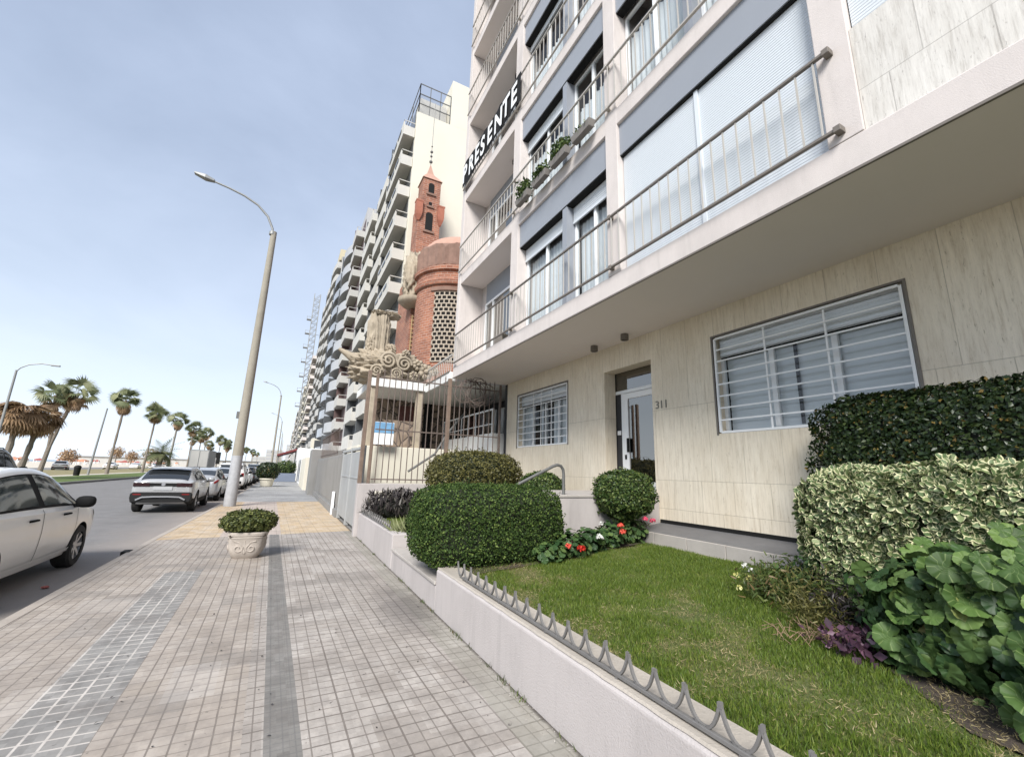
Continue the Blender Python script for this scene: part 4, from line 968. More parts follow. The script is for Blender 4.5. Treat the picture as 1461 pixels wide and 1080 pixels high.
# ------------------------------------------------------------------ boundary wall, iron fence, gate and front walls of the neighbours
bw = thing('boundary_wall', 'beige plastered boundary wall with a cream meter box below the iron fence', 'wall', (3.6, 11.1, 0))
MB().box(1.62, 5.84, 11.0, 11.24, -.1, 1.20).build('wall_body', M['stucco_wall'], bw, bevel=.01)
MB().box(2.02, 2.62, 10.975, 11.0, .55, 1.02).build('meter_box', M['cream'], bw, bevel=.01)
fn = thing('iron_fence', 'tall rusty iron bar fence standing on the beige boundary wall', 'fence', (3.6, 11.12, 1.2))
for i, (x, w_, h_) in enumerate(((1.66, .09, 4.0), (1.86, .07, 3.95), (3.80, .10, 4.05), (5.36, .06, 4.05))):
    MB().box(x - w_ / 2, x + w_ / 2, 11.12 - w_ / 2, 11.12 + w_ / 2, 1.2, h_).build('fence_post', M['iron_rust'] if i != 3 else M['iron'], fn, bevel=.01)
mb = MB()
for z in (1.30, 2.52, 3.86): mb.bar((1.92, 11.12, z), (5.33, 11.12, z), .035, .03)
mb.build('fence_rail', M['iron'], fn)
for i in range(22):
    x = 2.02 + i * .15
    if abs(x - 3.80) < .08: continue
    b = MB().box(x - .010, x + .010, 11.11, 11.13, 1.22, 4.02 + .05 * (i % 2)); b.add([(x - .02, 11.12, 4.02), (x, 11.12, 4.12 + .04 * (i % 2)), (x + .02, 11.12, 4.02)], [(0, 1, 2)]); b.build('fence_bar', M['iron'], fn)
for k, x in enumerate((2.15, 4.5)):
    pass
wc = thing('wire_coil', 'tangled coil of razor wire hanging on the top of the iron fence', 'wire coil', (4.45, 11.0, 3.8))
pts = []
for i in range(150):
    a = i * .42; r = .34 + .08 * math.sin(i * .9); pts.append((4.3 + r * math.cos(a) + .006 * i * .5, 11.0 + .14 * math.sin(i * .31), 3.72 + r * math.sin(a)))
MB().tube(pts, .009, 5).build('wire', M['iron'], wc)
sr = thing('sloping_handrail', 'sloping dark handrail on the castle forecourt steps behind the iron fence', 'handrail', (4, 13, 2))
MB().tube([(3.35, 13.2, 1.5), (4.15, 13.2, 2.05), (4.6, 13.4, 2.75), (5.35, 13.8, 3.55)], .035, 8).build('rail_tube', M['steel'], sr, smooth=True)
gt = thing('metal_gate', 'grey sheet-metal street gate with a top rail beside the iron fence', 'gate', (1.7, 13.2, 0))
MB().box(1.70, 1.75, 11.35, 15.05, .12, 1.98).build('gate_leaf', M['gate'], gt, bevel=.01)
mb = MB()
for y in (11.33, 13.2, 15.1): mb.box(1.67, 1.78, y - .05, y + .05, 0, 2.12)
mb.box(1.675, 1.775, 11.38, 15.05, 2.02, 2.09); mb.box(1.685, 1.70, 11.4, 15.05, 1.28, 1.33); mb.build('gate_frame', M['gate'], gt, bevel=.008)
fw = thing('front_wall', 'long weathered grey concrete street wall beyond the metal gate', 'wall', (1.8, 20, 0))
MB().box(1.70, 1.92, 15.2, 27.5, -.1, 2.0).build('wall_body', M['concrete'], fw, bevel=.015)
mb = MB()
for i in range(62): y = 15.4 + i * .195; mb.box(1.685, 1.70, y, y + .10, .35, 1.9)
mb.build('ribbing', M['concrete'], fw)
MB().box(1.62, 1.70, 15.2, 27.5, -.05, .22).build('plinth', M['concrete'], fw)
MB().box(1.58, 1.66, 16.1, 16.3, 0, .75).build('pipe_cover', M['white'], fw, bevel=.01)
fr_ = thing('wall_railing', 'short iron railing on top of the grey concrete street wall', 'railing', (1.85, 24, 2))
mb = MB().bar((1.82, 18.5, 3.1), (1.82, 27.3, 3.1), .04)
mb.bar((1.82, 18.5, 2.15), (1.82, 27.3, 2.15), .04)
for i in range(16): mb.box(1.81, 1.83, 18.5 + i * .55, 18.515 + i * .55, 2.0, 3.12)
mb.build('rail_bars', M['iron'], fr_)
pr = thing('corner_pier', 'broad grey concrete pier standing at the end of the street wall', 'pier', (1.6, 28, 0))
MB().box(1.35, 3.0, 27.6, 29.6, -.1, 2.55).build('pier_body', M['concrete'], pr, bevel=.02)
w2 = thing('front_wall', 'cream street wall beyond the grey concrete pier', 'wall', (1.8, 34, 0))
MB().box(1.3, 3.2, 33.2, 42.0, -.1, 2.2).build('wall_body', M['cream'], w2, bevel=.02)
MB().box(1.28, 1.31, 30.0, 33.0, 0, 2.1)

# ------------------------------------------------------------------ the brick castle
CA = thing('brick_castle', 'red brick castle house with round turret, dome, slim tower and stone porch', 'castle', (6.3, 25, 0))
TC = (8.55, 25.2); TR = 2.45
prof = [(TR, 0), (TR, 12.45), (TR + .14, 12.5), (TR + .18, 12.75), (TR + .05, 12.9), (TR + .05, 13.3), (TR + .22, 13.4), (TR + .24, 13.65), (TR + .08, 13.75)]
MB().lathe(prof, (*TC, 0), 48).build('turret', M['brick'], CA, smooth=True)
mb = MB(); r2 = TR + .10
vs = []; n = 72
for i in range(n):
    a = 2 * PI * i / n; rr = r2 + .06 * math.sin(i * 2.7); vs.append((TC[0] + rr * math.cos(a), TC[1] + rr * math.sin(a)))
mb.add([(x, y, 13.75) for x, y in vs] + [(x, y, 15.1 + .22 * math.sin(i * 1.9) * math.sin(i * .77)) for i, (x, y) in enumerate(vs)], [(i, (i + 1) % n, n + (i + 1) % n, n + i) for i in range(n)] + [tuple(range(n, 2 * n))])
mb.build('parapet', M['brick_dark'], CA)
MB().lathe([(2.9, 0), (2.88, .25), (2.75, .62), (2.3, 1.15), (1.5, 1.55), (.6, 1.72), (0, 1.75)], (9.3, 26.6, 15.5), 40).build('dome', M['roofterra'], CA, smooth=True)
MB().lathe([(3.0, 0), (3.02, .12), (2.9, .14)], (9.3, 26.6, 15.4), 40).build('dome_rim', M['brick_dark'], CA, smooth=True)
# body behind the turret, pier with openings at its street corner
bx0, by0 = 6.02, 26.3
mb = MB().box(bx0, 15, by0, 30.3, 0, 14.6); mb.box(9, 15, 17.5, 26.3, 0, 14.5); mb.build('castle_body', M['brick'], CA)
MB().box(bx0 + .12, bx0 + .62, by0 - .05, by0 + .02, 6.5, 8.9).build('corner_doorway', M['dark'], CA)
la = MB()
for i in range(9): la.box(bx0 + .08, bx0 + .66, by0 - .09, by0 - .055, 8.95 + i * .28, 9.0 + i * .28)
for i in range(4): la.box(bx0 + .10 + i * .165, bx0 + .15 + i * .165, by0 - .085, by0 - .056, 8.95, 11.3)
la.build('ochre_lattice', simple('ochre_lattice_paint', (.42, .31, .16), .9, var=.25), CA)
MB().lathe([(.0, .45), (.6, .5), (.88, .72), (.95, .84), (.95, 1.0), (.75, 1.02), (0, 1.02)], (6.1, 26.2, 11.3), 24).build('corner_bracket', M['carve'], CA, smooth=True)
# carved relief over the bracket
def rocky(c, half, seed, n=26, e=2.2, amp=.28, fr=5.0):
    r = np.random.default_rng(seed); ph = r.random(12) * 6.28; mb = MB(); vs = []
    for i in range(n + 1):
        for j in range(2 * n):
            a = PI * i / n; b = PI * j / n
            d = np.array([math.sin(a) * math.cos(b), math.sin(a) * math.sin(b), math.cos(a)])
            k = (np.abs(d) ** e).sum() ** (-1 / e)
            l = sum(math.sin(fr * (1 + .7 * q) * d[q % 3] + fr * 1.3 * d[(q + 1) % 3] * (1 + q % 2) + ph[q]) / (1 + .35 * q) for q in range(8)) / 3
            vs.append(tuple(np.asarray(c) + d * k * np.asarray(half) * (1 + amp * l)))
    m = 2 * n
    return mb.add(vs, [(i * m + j, i * m + (j + 1) % m, (i + 1) * m + (j + 1) % m, (i + 1) * m + j) for i in range(n) for j in range(m)])
rocky((6.0, 25.95, 13.75), (.62, .55, 1.5), 4, 34, 3.0, .30, 11).build('carved_relief', M['carve'], CA, smooth='all')
# honeycomb window on the turret
WZ0, WZ1, A0, A1 = 7.7, 12.0, math.radians(224), math.radians(272)
MB().lathe([(TR + .012, WZ0), (TR + .012, WZ1)], (*TC, 0), 20, A0, A1).build('window_recess', M['black'], CA, fix=False)
gr = MB(); rows = 17; cols = 7; R1 = TR + .016; R2 = TR + .07
def arcbox(mb, a, b, z0, z1, n=3):
    vs = []
    for i in range(n + 1):
        t = a + (b - a) * i / n
        for rr in (R1, R2):
            for z in (z0, z1): vs.append((TC[0] + rr * math.cos(t), TC[1] + rr * math.sin(t), z))
    fs = [(0, 1, 3, 2), (4 * n, 4 * n + 2, 4 * n + 3, 4 * n + 1)]
    for i in range(n):
        o = 4 * i; fs += [(o + 2, o + 3, o + 7, o + 6), (o, o + 4, o + 5, o + 1), (o + 1, o + 5, o + 7, o + 3), (o, o + 2, o + 6, o + 4)]
    mb.add(vs, fs)
dz = (WZ1 - WZ0) / rows; da = (A1 - A0) / cols
for i in range(rows + 1): arcbox(gr, A0, A1, WZ0 + dz * i - .035, WZ0 + dz * i + .035, 16)
for i in range(rows):
    for j in range(cols + 1):
        a = A0 + da * (j + (.5 if i % 2 else 0))
        if a > A1: continue
        arcbox(gr, a - .016, a + .016, WZ0 + dz * i + .036, WZ0 + dz * (i + 1) - .036, 1)
gr.build('honeycomb_screen', simple('screen_render', (.36, .31, .25), .9, var=.3, scale=3), CA)
fr2 = MB(); 
for a, b in ((A0 - .10, A0 - .01), (A1 + .01, A1 + .10)): arcbox(fr2, a, b, WZ0 - .2, WZ1 + .3, 2)
fr2.build('window_jamb', M['brick'], CA)
MB().lathe([(R2, WZ1), (R2 + .09, WZ1 + .05), (R2 + .09, WZ1 + .28), (TR, WZ1 + .36)], (*TC, 0), 16, A0 - .1, A1 + .1).build('window_head', M['brick_dark'], CA)
# slim square tower with corner turrets and a tiled spire
tx0, tx1, ty0, ty1 = 6.42, 8.10, 28.2, 29.8
MB().box(tx0, tx1, ty0, ty1, 14, 20.6).build('tower_shaft', M['brick'], CA, bevel=.03)
cx_, cy_ = (tx0 + tx1) / 2, (ty0 + ty1) / 2
MB().box(tx0 + .2, tx1 - .12, ty0 + .001, ty1 - .2, 20.601, 23.0).build('tower_top', M['brick'], CA, bevel=.03)
mb = MB(); mb.add([(tx0 + .12, ty0 - .08, 23.0), (tx1 - .04, ty0 - .08, 23.0), (tx1 - .04, ty1 - .1, 23.0), (tx0 + .12, ty1 - .1, 23.0), (cx_ - .25, cy_ - .25, 23.85), (cx_ + .25, cy_ - .25, 23.85), (cx_ + .25, cy_ + .25, 23.85), (cx_ - .25, cy_ + .25, 23.85), (cx_, cy_, 24.9)],
    [(3, 2, 1, 0), (0, 1, 5, 4), (1, 2, 6, 5), (2, 3, 7, 6), (3, 0, 4, 7), (4, 5, 8), (5, 6, 8), (6, 7, 8), (7, 4, 8)]); mb.build('tower_spire', M['roofterra'], CA)
mb = MB().tube([(cx_, cy_, 24.6), (cx_, cy_, 30.6)], .026, 6)
for z, r in ((25.1, .14), (25.6, .10), (26.0, .12), (26.5, .07)): mb.lathe([(0, -r), (r * .8, -r * .5), (r, 0), (r * .8, r * .5), (0, r)], (cx_, cy_, z), 10)
mb.build('tower_mast', M['steel'], CA)
for x in (tx0 + .02, tx1 - .02):
    MB().lathe([(0, -.75), (.12, -.65), (.30, -.25), (.34, 0), (.34, .75), (.38, .8), (.38, .9), (0, 1.0)], (x, ty0 + .02, 20.0), 4, PI / 4, PI / 4 + 2 * PI).build('corner_turret', M['brick_roof'], CA)
for (z0, z1, w_) in ((21.8, 22.7, .22), (20.75, 21.2, .12), (18.7, 20.2, .27)):
    mb = MB(); pol = [(cx_ - w_, z0), (cx_ + w_, z0), (cx_ + w_, z1 - .2)] + [(cx_ + w_ * math.cos(a), z1 - .2 + w_ * .8 * math.sin(a)) for a in np.linspace(.3, PI - .3, 7)] + [(cx_ - w_, z1 - .2)]
    mb.add([(x, ty0 - .012, z) for x, z in pol], [tuple(range(len(pol)))]); mb.build('tower_opening', M['black'], CA, fix=False)
    MB().box(cx_ - w_ - .14, cx_ + w_ + .14, ty0 - .10, ty0, z0 - .16, z0 - .002).build('opening_sill', M['brick_dark'], CA)
# porch: white canopy slab on posts, rubble wall with a door, terrace with rail, white balcony
MB().box(2.2, 4.05, 14.4, 17.6, 4.22, 4.50).build('porch_canopy', M['terrace'], CA, bevel=.02)
for x, y in ((2.35, 14.6), (3.9, 14.6)): MB().box(x - .11, x + .11, y - .11, y + .11, 0, 4.22).build('porch_post', M['carve'], CA, bevel=.015)
mb = MB().box(2.9, 8.2, 16.9, 17.4, 2.25, 4.9); mb.box(2.7, 3.9, 14.9, 15.5, 2.2, 3.2); mb.build('rubble_wall', M['rubble'], CA)
MB().box(3.72, 4.35, 16.86, 16.9, 2.3, 4.0).build('porch_door', simple('dark_red_door', (.10, .035, .03), .6), CA)
MB().box(4.75, 5.05, 16.86, 16.9, 2.3, 4.2).build('dark_doorway', M['black'], CA)
MB().box(1.95, 5.4, 14.2, 16.85, 0, 2.26).build('forecourt_wall', M['cream'], CA, bevel=.02)
MB().box(2.35, 2.98, 13.9, 13.95, 2.3, 3.0).build('poster_board', M['white'], CA)
pb = MB().box(2.36, 2.97, 13.89, 13.899, 2.66, 2.99); pb.build('poster_print', simple('blue_print', (.16, .33, .52), .5, var=.5, scale=5), CA)
MB().box(2.34, 2.38, 13.9, 13.94, 0, 2.3).build('poster_post', M['iron'], CA)
t = MB().box(4.05, 9, 11.95, 17.0, 4.18, 4.46); t.build('terrace_slab', M['terrace'], CA, bevel=.02)
MB().box(4.03, 4.05, 11.95, 17.0, 4.44, 4.475).build('terrace_edge', M['rail_dark'], CA)
mb = MB().bar((4.1, 11.95, 4.98), (4.1, 16.9, 4.98), .05)
for i in range(26): mb.box(4.09, 4.11, 12.0 + i * .19, 12.02 + i * .19, 4.46, 4.97)
mb.build('terrace_railing', M['rail'], CA)
MB().box(5.5, 8.5, 11.9, 16.6, 2.05, 2.72).build('balcony_front', M['terrace'], CA, bevel=.02)
MB().add([(5.53, 11.95, 2.72), (5.53, 16.55, 2.72), (5.53, 16.55, 3.42), (5.53, 11.95, 3.42)], [(3, 2, 1, 0)]).build('balcony_glass', M['glass_dark'], CA, fix=False)
mb = MB().bar((5.53, 11.9, 3.45), (5.53, 16.6, 3.45), .05); mb.bar((5.53, 11.9, 3.0), (5.53, 16.6, 3.0), .03)
for i in range(8): mb.box(5.51, 5.55, 11.95 + i * .66, 11.99 + i * .66, 2.72, 3.45)
mb.build('balcony_rail', M['white'], CA)
mb = MB().box(7.0, 9, 11.9, 16.8, 2.7, 4.17); mb.build('balcony_room', M['dark'], CA)
mb = MB()
for i in range(7): mb.box(6.95, 6.995, 12.1 + i * .66, 12.35 + i * .66, 2.75, 3.9)
mb.build('balcony_window', M['blind'], CA)
MB().box(5.6, 8.4, 11.95, 16.5, 0, 2.05).build('undercroft', M['dark'], CA)
# ornament above the porch: carved prow with scrolls, blossoms and a draped figure stump
OR = thing('carved_ornament', 'weathered cream stone ornament of scrolls and draped rock on top of the castle porch', 'ornament', (2.9, 15.2, 4.5))
rocky((2.85, 15.2, 4.98), (1.15, .62, .55), 7, 54, 3.0, .30, 10).build('carved_base', M['carve'], OR, smooth='all')
mb = MB().tube([(2.4, 15.0, 5.05), (1.85, 15.0, 5.10), (1.5, 15.0, 5.28), (1.15, 15.0, 5.46)], [.34, .24, .13, .05], 10); mb.build('pointed_prow', M['carve'], OR, smooth=True)
for c, h, sd, e_, am in (((2.36, 15.2, 6.02), (.30, .28, .92), 23, 5.0, .17), ((2.58, 15.22, 6.2), (.20, .22, .72), 41, 4.0, .2), ((2.62, 15.2, 7.0), (.46, .26, .09), 77, 4.0, .22), ((2.16, 15.1, 5.75), (.15, .2, .34), 55, 3.0, .25), ((2.84, 15.12, 5.66), (.19, .22, .22), 81, 3.0, .25)):
    rocky(c, h, sd, 40, e_, am, 6.5).build('rock_slab', M['carve'], OR, smooth=True)
def scroll(c, r0, turns=2.1):
    pts = []; rs = []
    for i in range(40):
        t = i / 39; a = t * turns * 2 * PI; r = r0 * (1 - .86 * t); pts.append((c[0] + r * math.cos(a), c[1] - .10 * t, c[2] + r * math.sin(a))); rs.append(.055 * (1 - .45 * t) * r0 / .3)
    return MB().tube(pts, rs, 8)
for c, r in (((2.72, 14.50, 5.15), .30), ((3.25, 14.50, 5.10), .27), ((3.0, 14.45, 4.72), .20), ((2.35, 14.5, 4.75), .22)): scroll(c, r).build('scroll', M['carve'], OR, smooth=True)
for (x, z, r) in ((3.75, 5.15, .22), (4.05, 4.95, .30), (3.62, 4.75, .18), (3.3, 5.5, .16), (4.35, 5.0, .18)):
    mb = MB()
    for k in range(7):
        a = 2 * PI * k / 7; mb.add(rocky((x + r * .6 * math.cos(a), 14.55, z + r * .6 * math.sin(a)), (r * .36, .10, r * .36), k, 6, 2, .1).v, [f for f in rocky((0, 0, 0), (1, 1, 1), k, 6, 2, .1).f])
    mb.add(rocky((x, 14.48, z), (r * .3, .12, r * .3), 3, 6, 2, .1).v, rocky((0, 0, 0), (1, 1, 1), 3, 6, 2, .1).f)
    mb.build('stone_blossom', M['carve'], OR, smooth='all')

# ------------------------------------------------------------------ towers along the street
M['tower_white'] = simple('tower_render', (.46, .45, .425), .85, var=.08, scale=.6, dirt=.3)
M['tower_grey'] = simple('tower_grey_render', (.39, .39, .395), .8, var=.12, scale=.4, dirt=.25)
M['balc_a'] = simple('slab_tower_balcony', (.52, .505, .465), .85, var=.08, scale=.6, dirt=.3)
M['balc_glass'] = simple('balcony_glass_panel', (.30, .31, .325), .15, var=.15, scale=.5)
M['balc_light'] = simple('light_balcony_panel', (.40, .405, .41), .35, var=.08, scale=.5)
M['win_shade_dark'] = simple('dark_window_and_shade', (.085, .09, .095), .2, var=.5, scale=.35)  # tower windows, and the painted shade of the balcony end partitions
M['red_dark'] = simple('dark_red_panel', (.10, .06, .055), .6, var=.2)
# A: cream-sided slab block
A = thing('apartment_tower', 'tall cream slab tower with a blank side wall and stacked grey balconies', 'building', (6.7, 31, 0))
AX, AY0, AY1, AZ = 6.20, 30.5, 51.0, 30.6
MB().box(AX, 16, AY0, AY1, 0, AZ).build('tower_body', M['cream'], A, bevel=.03)
MB().box(9.05, 16, AY0 + .02, AY1 - 1, AZ + .001, 35.2).build('penthouse', M['cream'], A, bevel=.03)
MB().box(AX - .02, AX, AY0 + .35, AY1 - .2, 3, AZ - 1).build('street_front', M['tower_white'], A)
mb = MB()
for z in (AZ + .95, AZ + 1.9, AZ + 2.9): mb.bar((AX + .1, AY0 + .1, z), (9.0, AY0 + .1, z), .06); mb.bar((AX + .1, AY0 + .1, z), (AX + .1, AY1 - 1, z), .06)
for x in np.linspace(AX + .1, 9.0, 4): mb.bar((x, AY0 + .1, AZ), (x, AY0 + .1, AZ + 2.9), .06)
for y in np.linspace(AY0 + .1, AY1 - 1, 9): mb.bar((AX + .1, y, AZ), (AX + .1, y, AZ + 2.9), .06)
mb.build('roof_railing', M['steel'], A)
mb = MB()
for i in range(30): mb.box(AX + .15 + i * .077, AX + .165 + i * .077, AY0 + .13, AY0 + .14, AZ, AZ + 1.9)
mb.build('roof_mesh', M['lamp'], A)
MB().box(AX + .4, 9.0, AY0 + 1.2, AY1 - 3, AZ + .001, AZ + 2.6).build('roof_room', M['tower_white'], A)
def balcony(parent, x0, x1, y0, y1, z, h=1.0, mat='tower_white', dmat='win_shade_dark', round_=0, gl=None, ht=2.75):
    mb = MB()
    if round_:
        n = 10; pts = [(x1, y0)] + [(x0 + (x1 - x0) * (1 - math.sin(PI * (.08 + .84 * i / n)) ** round_), y0 + (y1 - y0) * i / n) for i in range(n + 1)] + [(x1, y1)]
        mb.prism(pts, 'z', z, z + .28)
        for (a, b) in zip(pts, pts[1:]): mb.bar((a[0] + .05, a[1], z + .28 + h / 2), (b[0] + .05, b[1], z + .28 + h / 2), .08, h)
    else:
        mb.box(x0, x1, y0, y1, z, z + .22); mb.box(x0, x0 + .10, y0 + .101, y1 - .101, z + .22, z + .22 + h); mb.box(x0, x1, y0, y0 + .10, z + .22, z + .22 + h * .62); mb.box(x0, x1, y1 - .10, y1, z + .22, z + .22 + h)
        mb.box(x0 + .02, x0 + .05, y0 + .02, y1 - .02, z + .24 + h, z + .30 + h); mb.box(x0 + .02, x1, y0 + .02, y0 + .05, z + .24 + h, z + .30 + h)
    b = mb.build('balcony', M[mat], parent)
    q = MB().box(x1 - .03, x1 + .0, y0 + .15, y1 - .15, z + .25, z + ht - .02); q.box(x0 + .12, x1 - .031, y1 - .22, y1 - .12, z + .25, z + ht - .02); q.build('opening_dark', M[dmat], b)  # second box: dark end partition added to paint the shade inside the balcony
    return b
for f in range(10):
    z = 3.4 + f * 2.76
    balcony(A, 5.25, AX - .021, 30.75, 36.6, z, 1.05, 'balc_a'); balcony(A, 5.45, AX - .021, 38.2, 43.2, z, 1.0, 'balc_a'); balcony(A, 5.25, AX - .021, 44.8, 50.4, z, 1.05, 'balc_a')
    mb = MB()
    for i in range(3): mb.box(5.20, 5.248, 31.6 + i * 1.65, 32.8 + i * 1.65, z + .75, z + 1.0)
    mb.build('parapet_slot', M['win_shade_dark'], A)
MB().box(5.5, AX, 30.6, 51, .0, 3.3).build('ground_storey', M['tower_grey'], A)
# B: dark tower with rounded balconies
Bt = thing('apartment_tower', 'grey tower with rounded glazed balconies beside the cream slab tower', 'building', (5, 60, 0))
MB().box(5.6, 16, 53.5, 80, 0, 35.0).build('tower_body', M['tower_grey'], Bt)
for f in range(11):
    z = 3.2 + f * 2.75
    balcony(Bt, 4.6, 5.58, 53.6, 57.6, z, 1.0, 'tower_white', 'red_dark'); balcony(Bt, 4.05, 5.58, 57.7, 66.4, z, 1.0, 'balc_light', 'win_shade_dark', .8); balcony(Bt, 3.9, 5.58, 66.5, 79.5, z, 1.0, 'balc_glass', 'win_shade_dark', .7)
MB().box(7.6, 16, 55, 62, 35.0, 37).build('roof_room', M['tower_grey'], Bt)
# C: white tower with yellow-topped roof
Ct = thing('apartment_tower', 'white tower with dark gaps between balconies and a yellow rooftop frame', 'building', (5, 100, 0))
MB().box(5.4, 16, 88, 128, 0, 44).build('tower_body', M['tower_white'], Ct)
for f in range(15):
    z = 3 + f * 2.75
    for k in range(3): balcony(Ct, 4.2, 5.38, 88.4 + k * 13.2, 99.5 + k * 13.2, z, 1.0, 'tower_white', 'win_shade_dark', .4)
MB().box(5, 14, 90, 120, 44, 46.5).build('rooftop_frame', simple('yellow_ochre', (.48, .42, .29), .8), Ct)
# D: balconied blocks fading into the distance
for k, (y0, y1, x, h, lb, m1) in enumerate(((84, 87.5, 3.8, 6.5, 'low cream house squeezed between the grey and the white tower', 'cream'), (131, 165, 4.6, 36, 'pale brown block behind the lattice mast', 'tower_white'), (168, 215, 4.2, 33, 'pinkish block of stepped balconies beyond the lattice mast', 'stucco'), (220, 290, 3.6, 30, 'hazy pale block far down the street', 'tower_white'), (300, 400, 3.4, 27, 'farthest hazy block at the end of the street', 'tower_grey'))):
    T = thing('apartment_block' if k else 'house', lb, 'building', (x, y0, 0), None)
    MB().box(x, 18, y0, y1, 0, h).build('block_body', M[m1], T)
    if k == 0: MB().box(x - .01, x, y0 + .4, y0 + 2.6, 1, 5).build('opening_dark', M['win_shade_dark'], T); continue
    nf = int(h / 2.9)
    for f in range(1, nf):
        nb = 3
        for q in range(nb):
            a = y0 + (y1 - y0) * (q + .06) / nb; b = y0 + (y1 - y0) * (q + .94) / nb
            balcony(T, x - 1.1, x - .01, a, b, f * 2.9, 1.0, ('tower_white', 'stucco', 'cream')[(q + k) % 3], 'win_shade_dark')
# lattice mast
LM = thing('lattice_mast', 'tall thin grey lattice construction mast rising above the far blocks', 'mast', (2.6, 150, 0))
mb = MB(); s = .9; mx, my, H = 3.0, 150, 58
for dx in (-s, s):
    for dy in (-s, s): mb.bar((mx + dx, my + dy, 0), (mx + dx, my + dy, H), .22)
for i in range(29):
    z = i * 2.0
    for dx in (-s, s): mb.bar((mx + dx, my - s, z), (mx + dx, my + s, z + 2), .12)
    for dy in (-s, s): mb.bar((mx - s, my + dy, z), (mx + s, my + dy, z + 2), .12); mb.bar((mx - s, my + dy, z), (mx + s, my + dy, z), .14)
mb.build('mast_lattice', M['lamp'], LM)
for i in range(7):
    z = 20 + i * 4.8; mb = MB().box(mx - 2.3, mx - .9, my - .8, my + .8, z, z + .2); mb.bar((mx - 2.25, my, z + .2), (mx - 2.25, my, z + 1.3), .1); mb.bar((mx - 2.3, my, z + 1.2), (mx - .9, my, z + 1.2), .08)
    if i % 2: mb.bar((mx + .9, my, z + .1), (mx + 4, my, z + .1), .1)
    mb.build('work_platform', M['lamp'], LM)
# ground-level fronts further along the pavement
for k, (x, y0, y1, h, m1, lb) in enumerate(((1.35, 44, 52, 2.6, 'white', 'white shopfront wall along the pavement'), (1.2, 54, 72, 3.6, 'terrace', 'pale low shop building along the far pavement'), (1.0, 76, 110, 3.4, 'tower_white', 'distant low shop row along the pavement'))):
    t = thing('shopfront', lb, 'shop', (x, y0, 0)); MB().box(x, 4, y0, y1, 0, h).build('front_wall', M[m1], t, bevel=.02)
    mb = MB()
    for q in range(int((y1 - y0) / 4)): mb.box(x - .03, x, y0 + .8 + q * 4, y0 + 2.6 + q * 4, .2, 2.2)
    mb.build('opening_dark', M['win_shade_dark'], t)
aw = thing('awning', 'dark red shop awning far along the pavement', 'awning', (.6, 66, 3))
MB().prism([(-.9, 2.75), (1.2, 3.5), (1.2, 3.75), (-.9, 2.95)], 'y', 60, 69).build('canvas', simple('wine_canvas', (.16, .035, .035), .8), aw)
mb = MB()
for y in (60.2, 68.8): mb.bar((-.8, y, 0), (-.8, y, 2.8), .07)
mb.build('post', M['steel'], aw)
# ------------------------------------------------------------------ vehicles
def paint(name, c, metal=0.0, rough=.32):
    n = NT(name); n.fin(n.mix(n.noise(1.5, 3), tuple(q * .94 for q in c), c), rough, metal, .5, .6); return n.m_
M['car_white'] = paint('white_car_paint', (.80, .795, .78)); M['car_silver'] = paint('silver_car_paint', (.46, .465, .47), .35, .3)
M['car_grey'] = paint('grey_car_paint', (.20, .205, .21), .4, .3); M['car_dark'] = paint('dark_car_paint', (.025, .027, .032)); M['car_blue'] = paint('blue_grey_car_paint', (.10, .13, .18), .3)
M['car_glass'] = NT('car_window').fin((.018, .021, .024), .05, 0, .8)
M['car_glass_clear'] = NT('car_window_see_through').fin((.05, .062, .062), .05, 0, .8)
M['tyre'] = simple('tyre_rubber', (.022, .021, .020), .85, var=.3, scale=20)
M['rim'] = simple('alloy_rim', (.42, .42, .43), .35, .7, var=.15, scale=10)
M['cladding'] = simple('black_plastic', (.016, .016, .016), .7, spec=.25, var=.2, scale=10)
M['tail_red'] = NT('tail_lamp_red').fin((.20, .012, .012), .15, 0, .6)
M['tail_dark'] = NT('tail_lamp_dark').fin((.022, .005, .006), .15, 0, .5)
M['headlamp'] = NT('headlamp').fin((.45, .47, .50), .1, .3)
M['plate'] = simple('number_plate', (.40, .41, .42), .5, var=.08, scale=20)

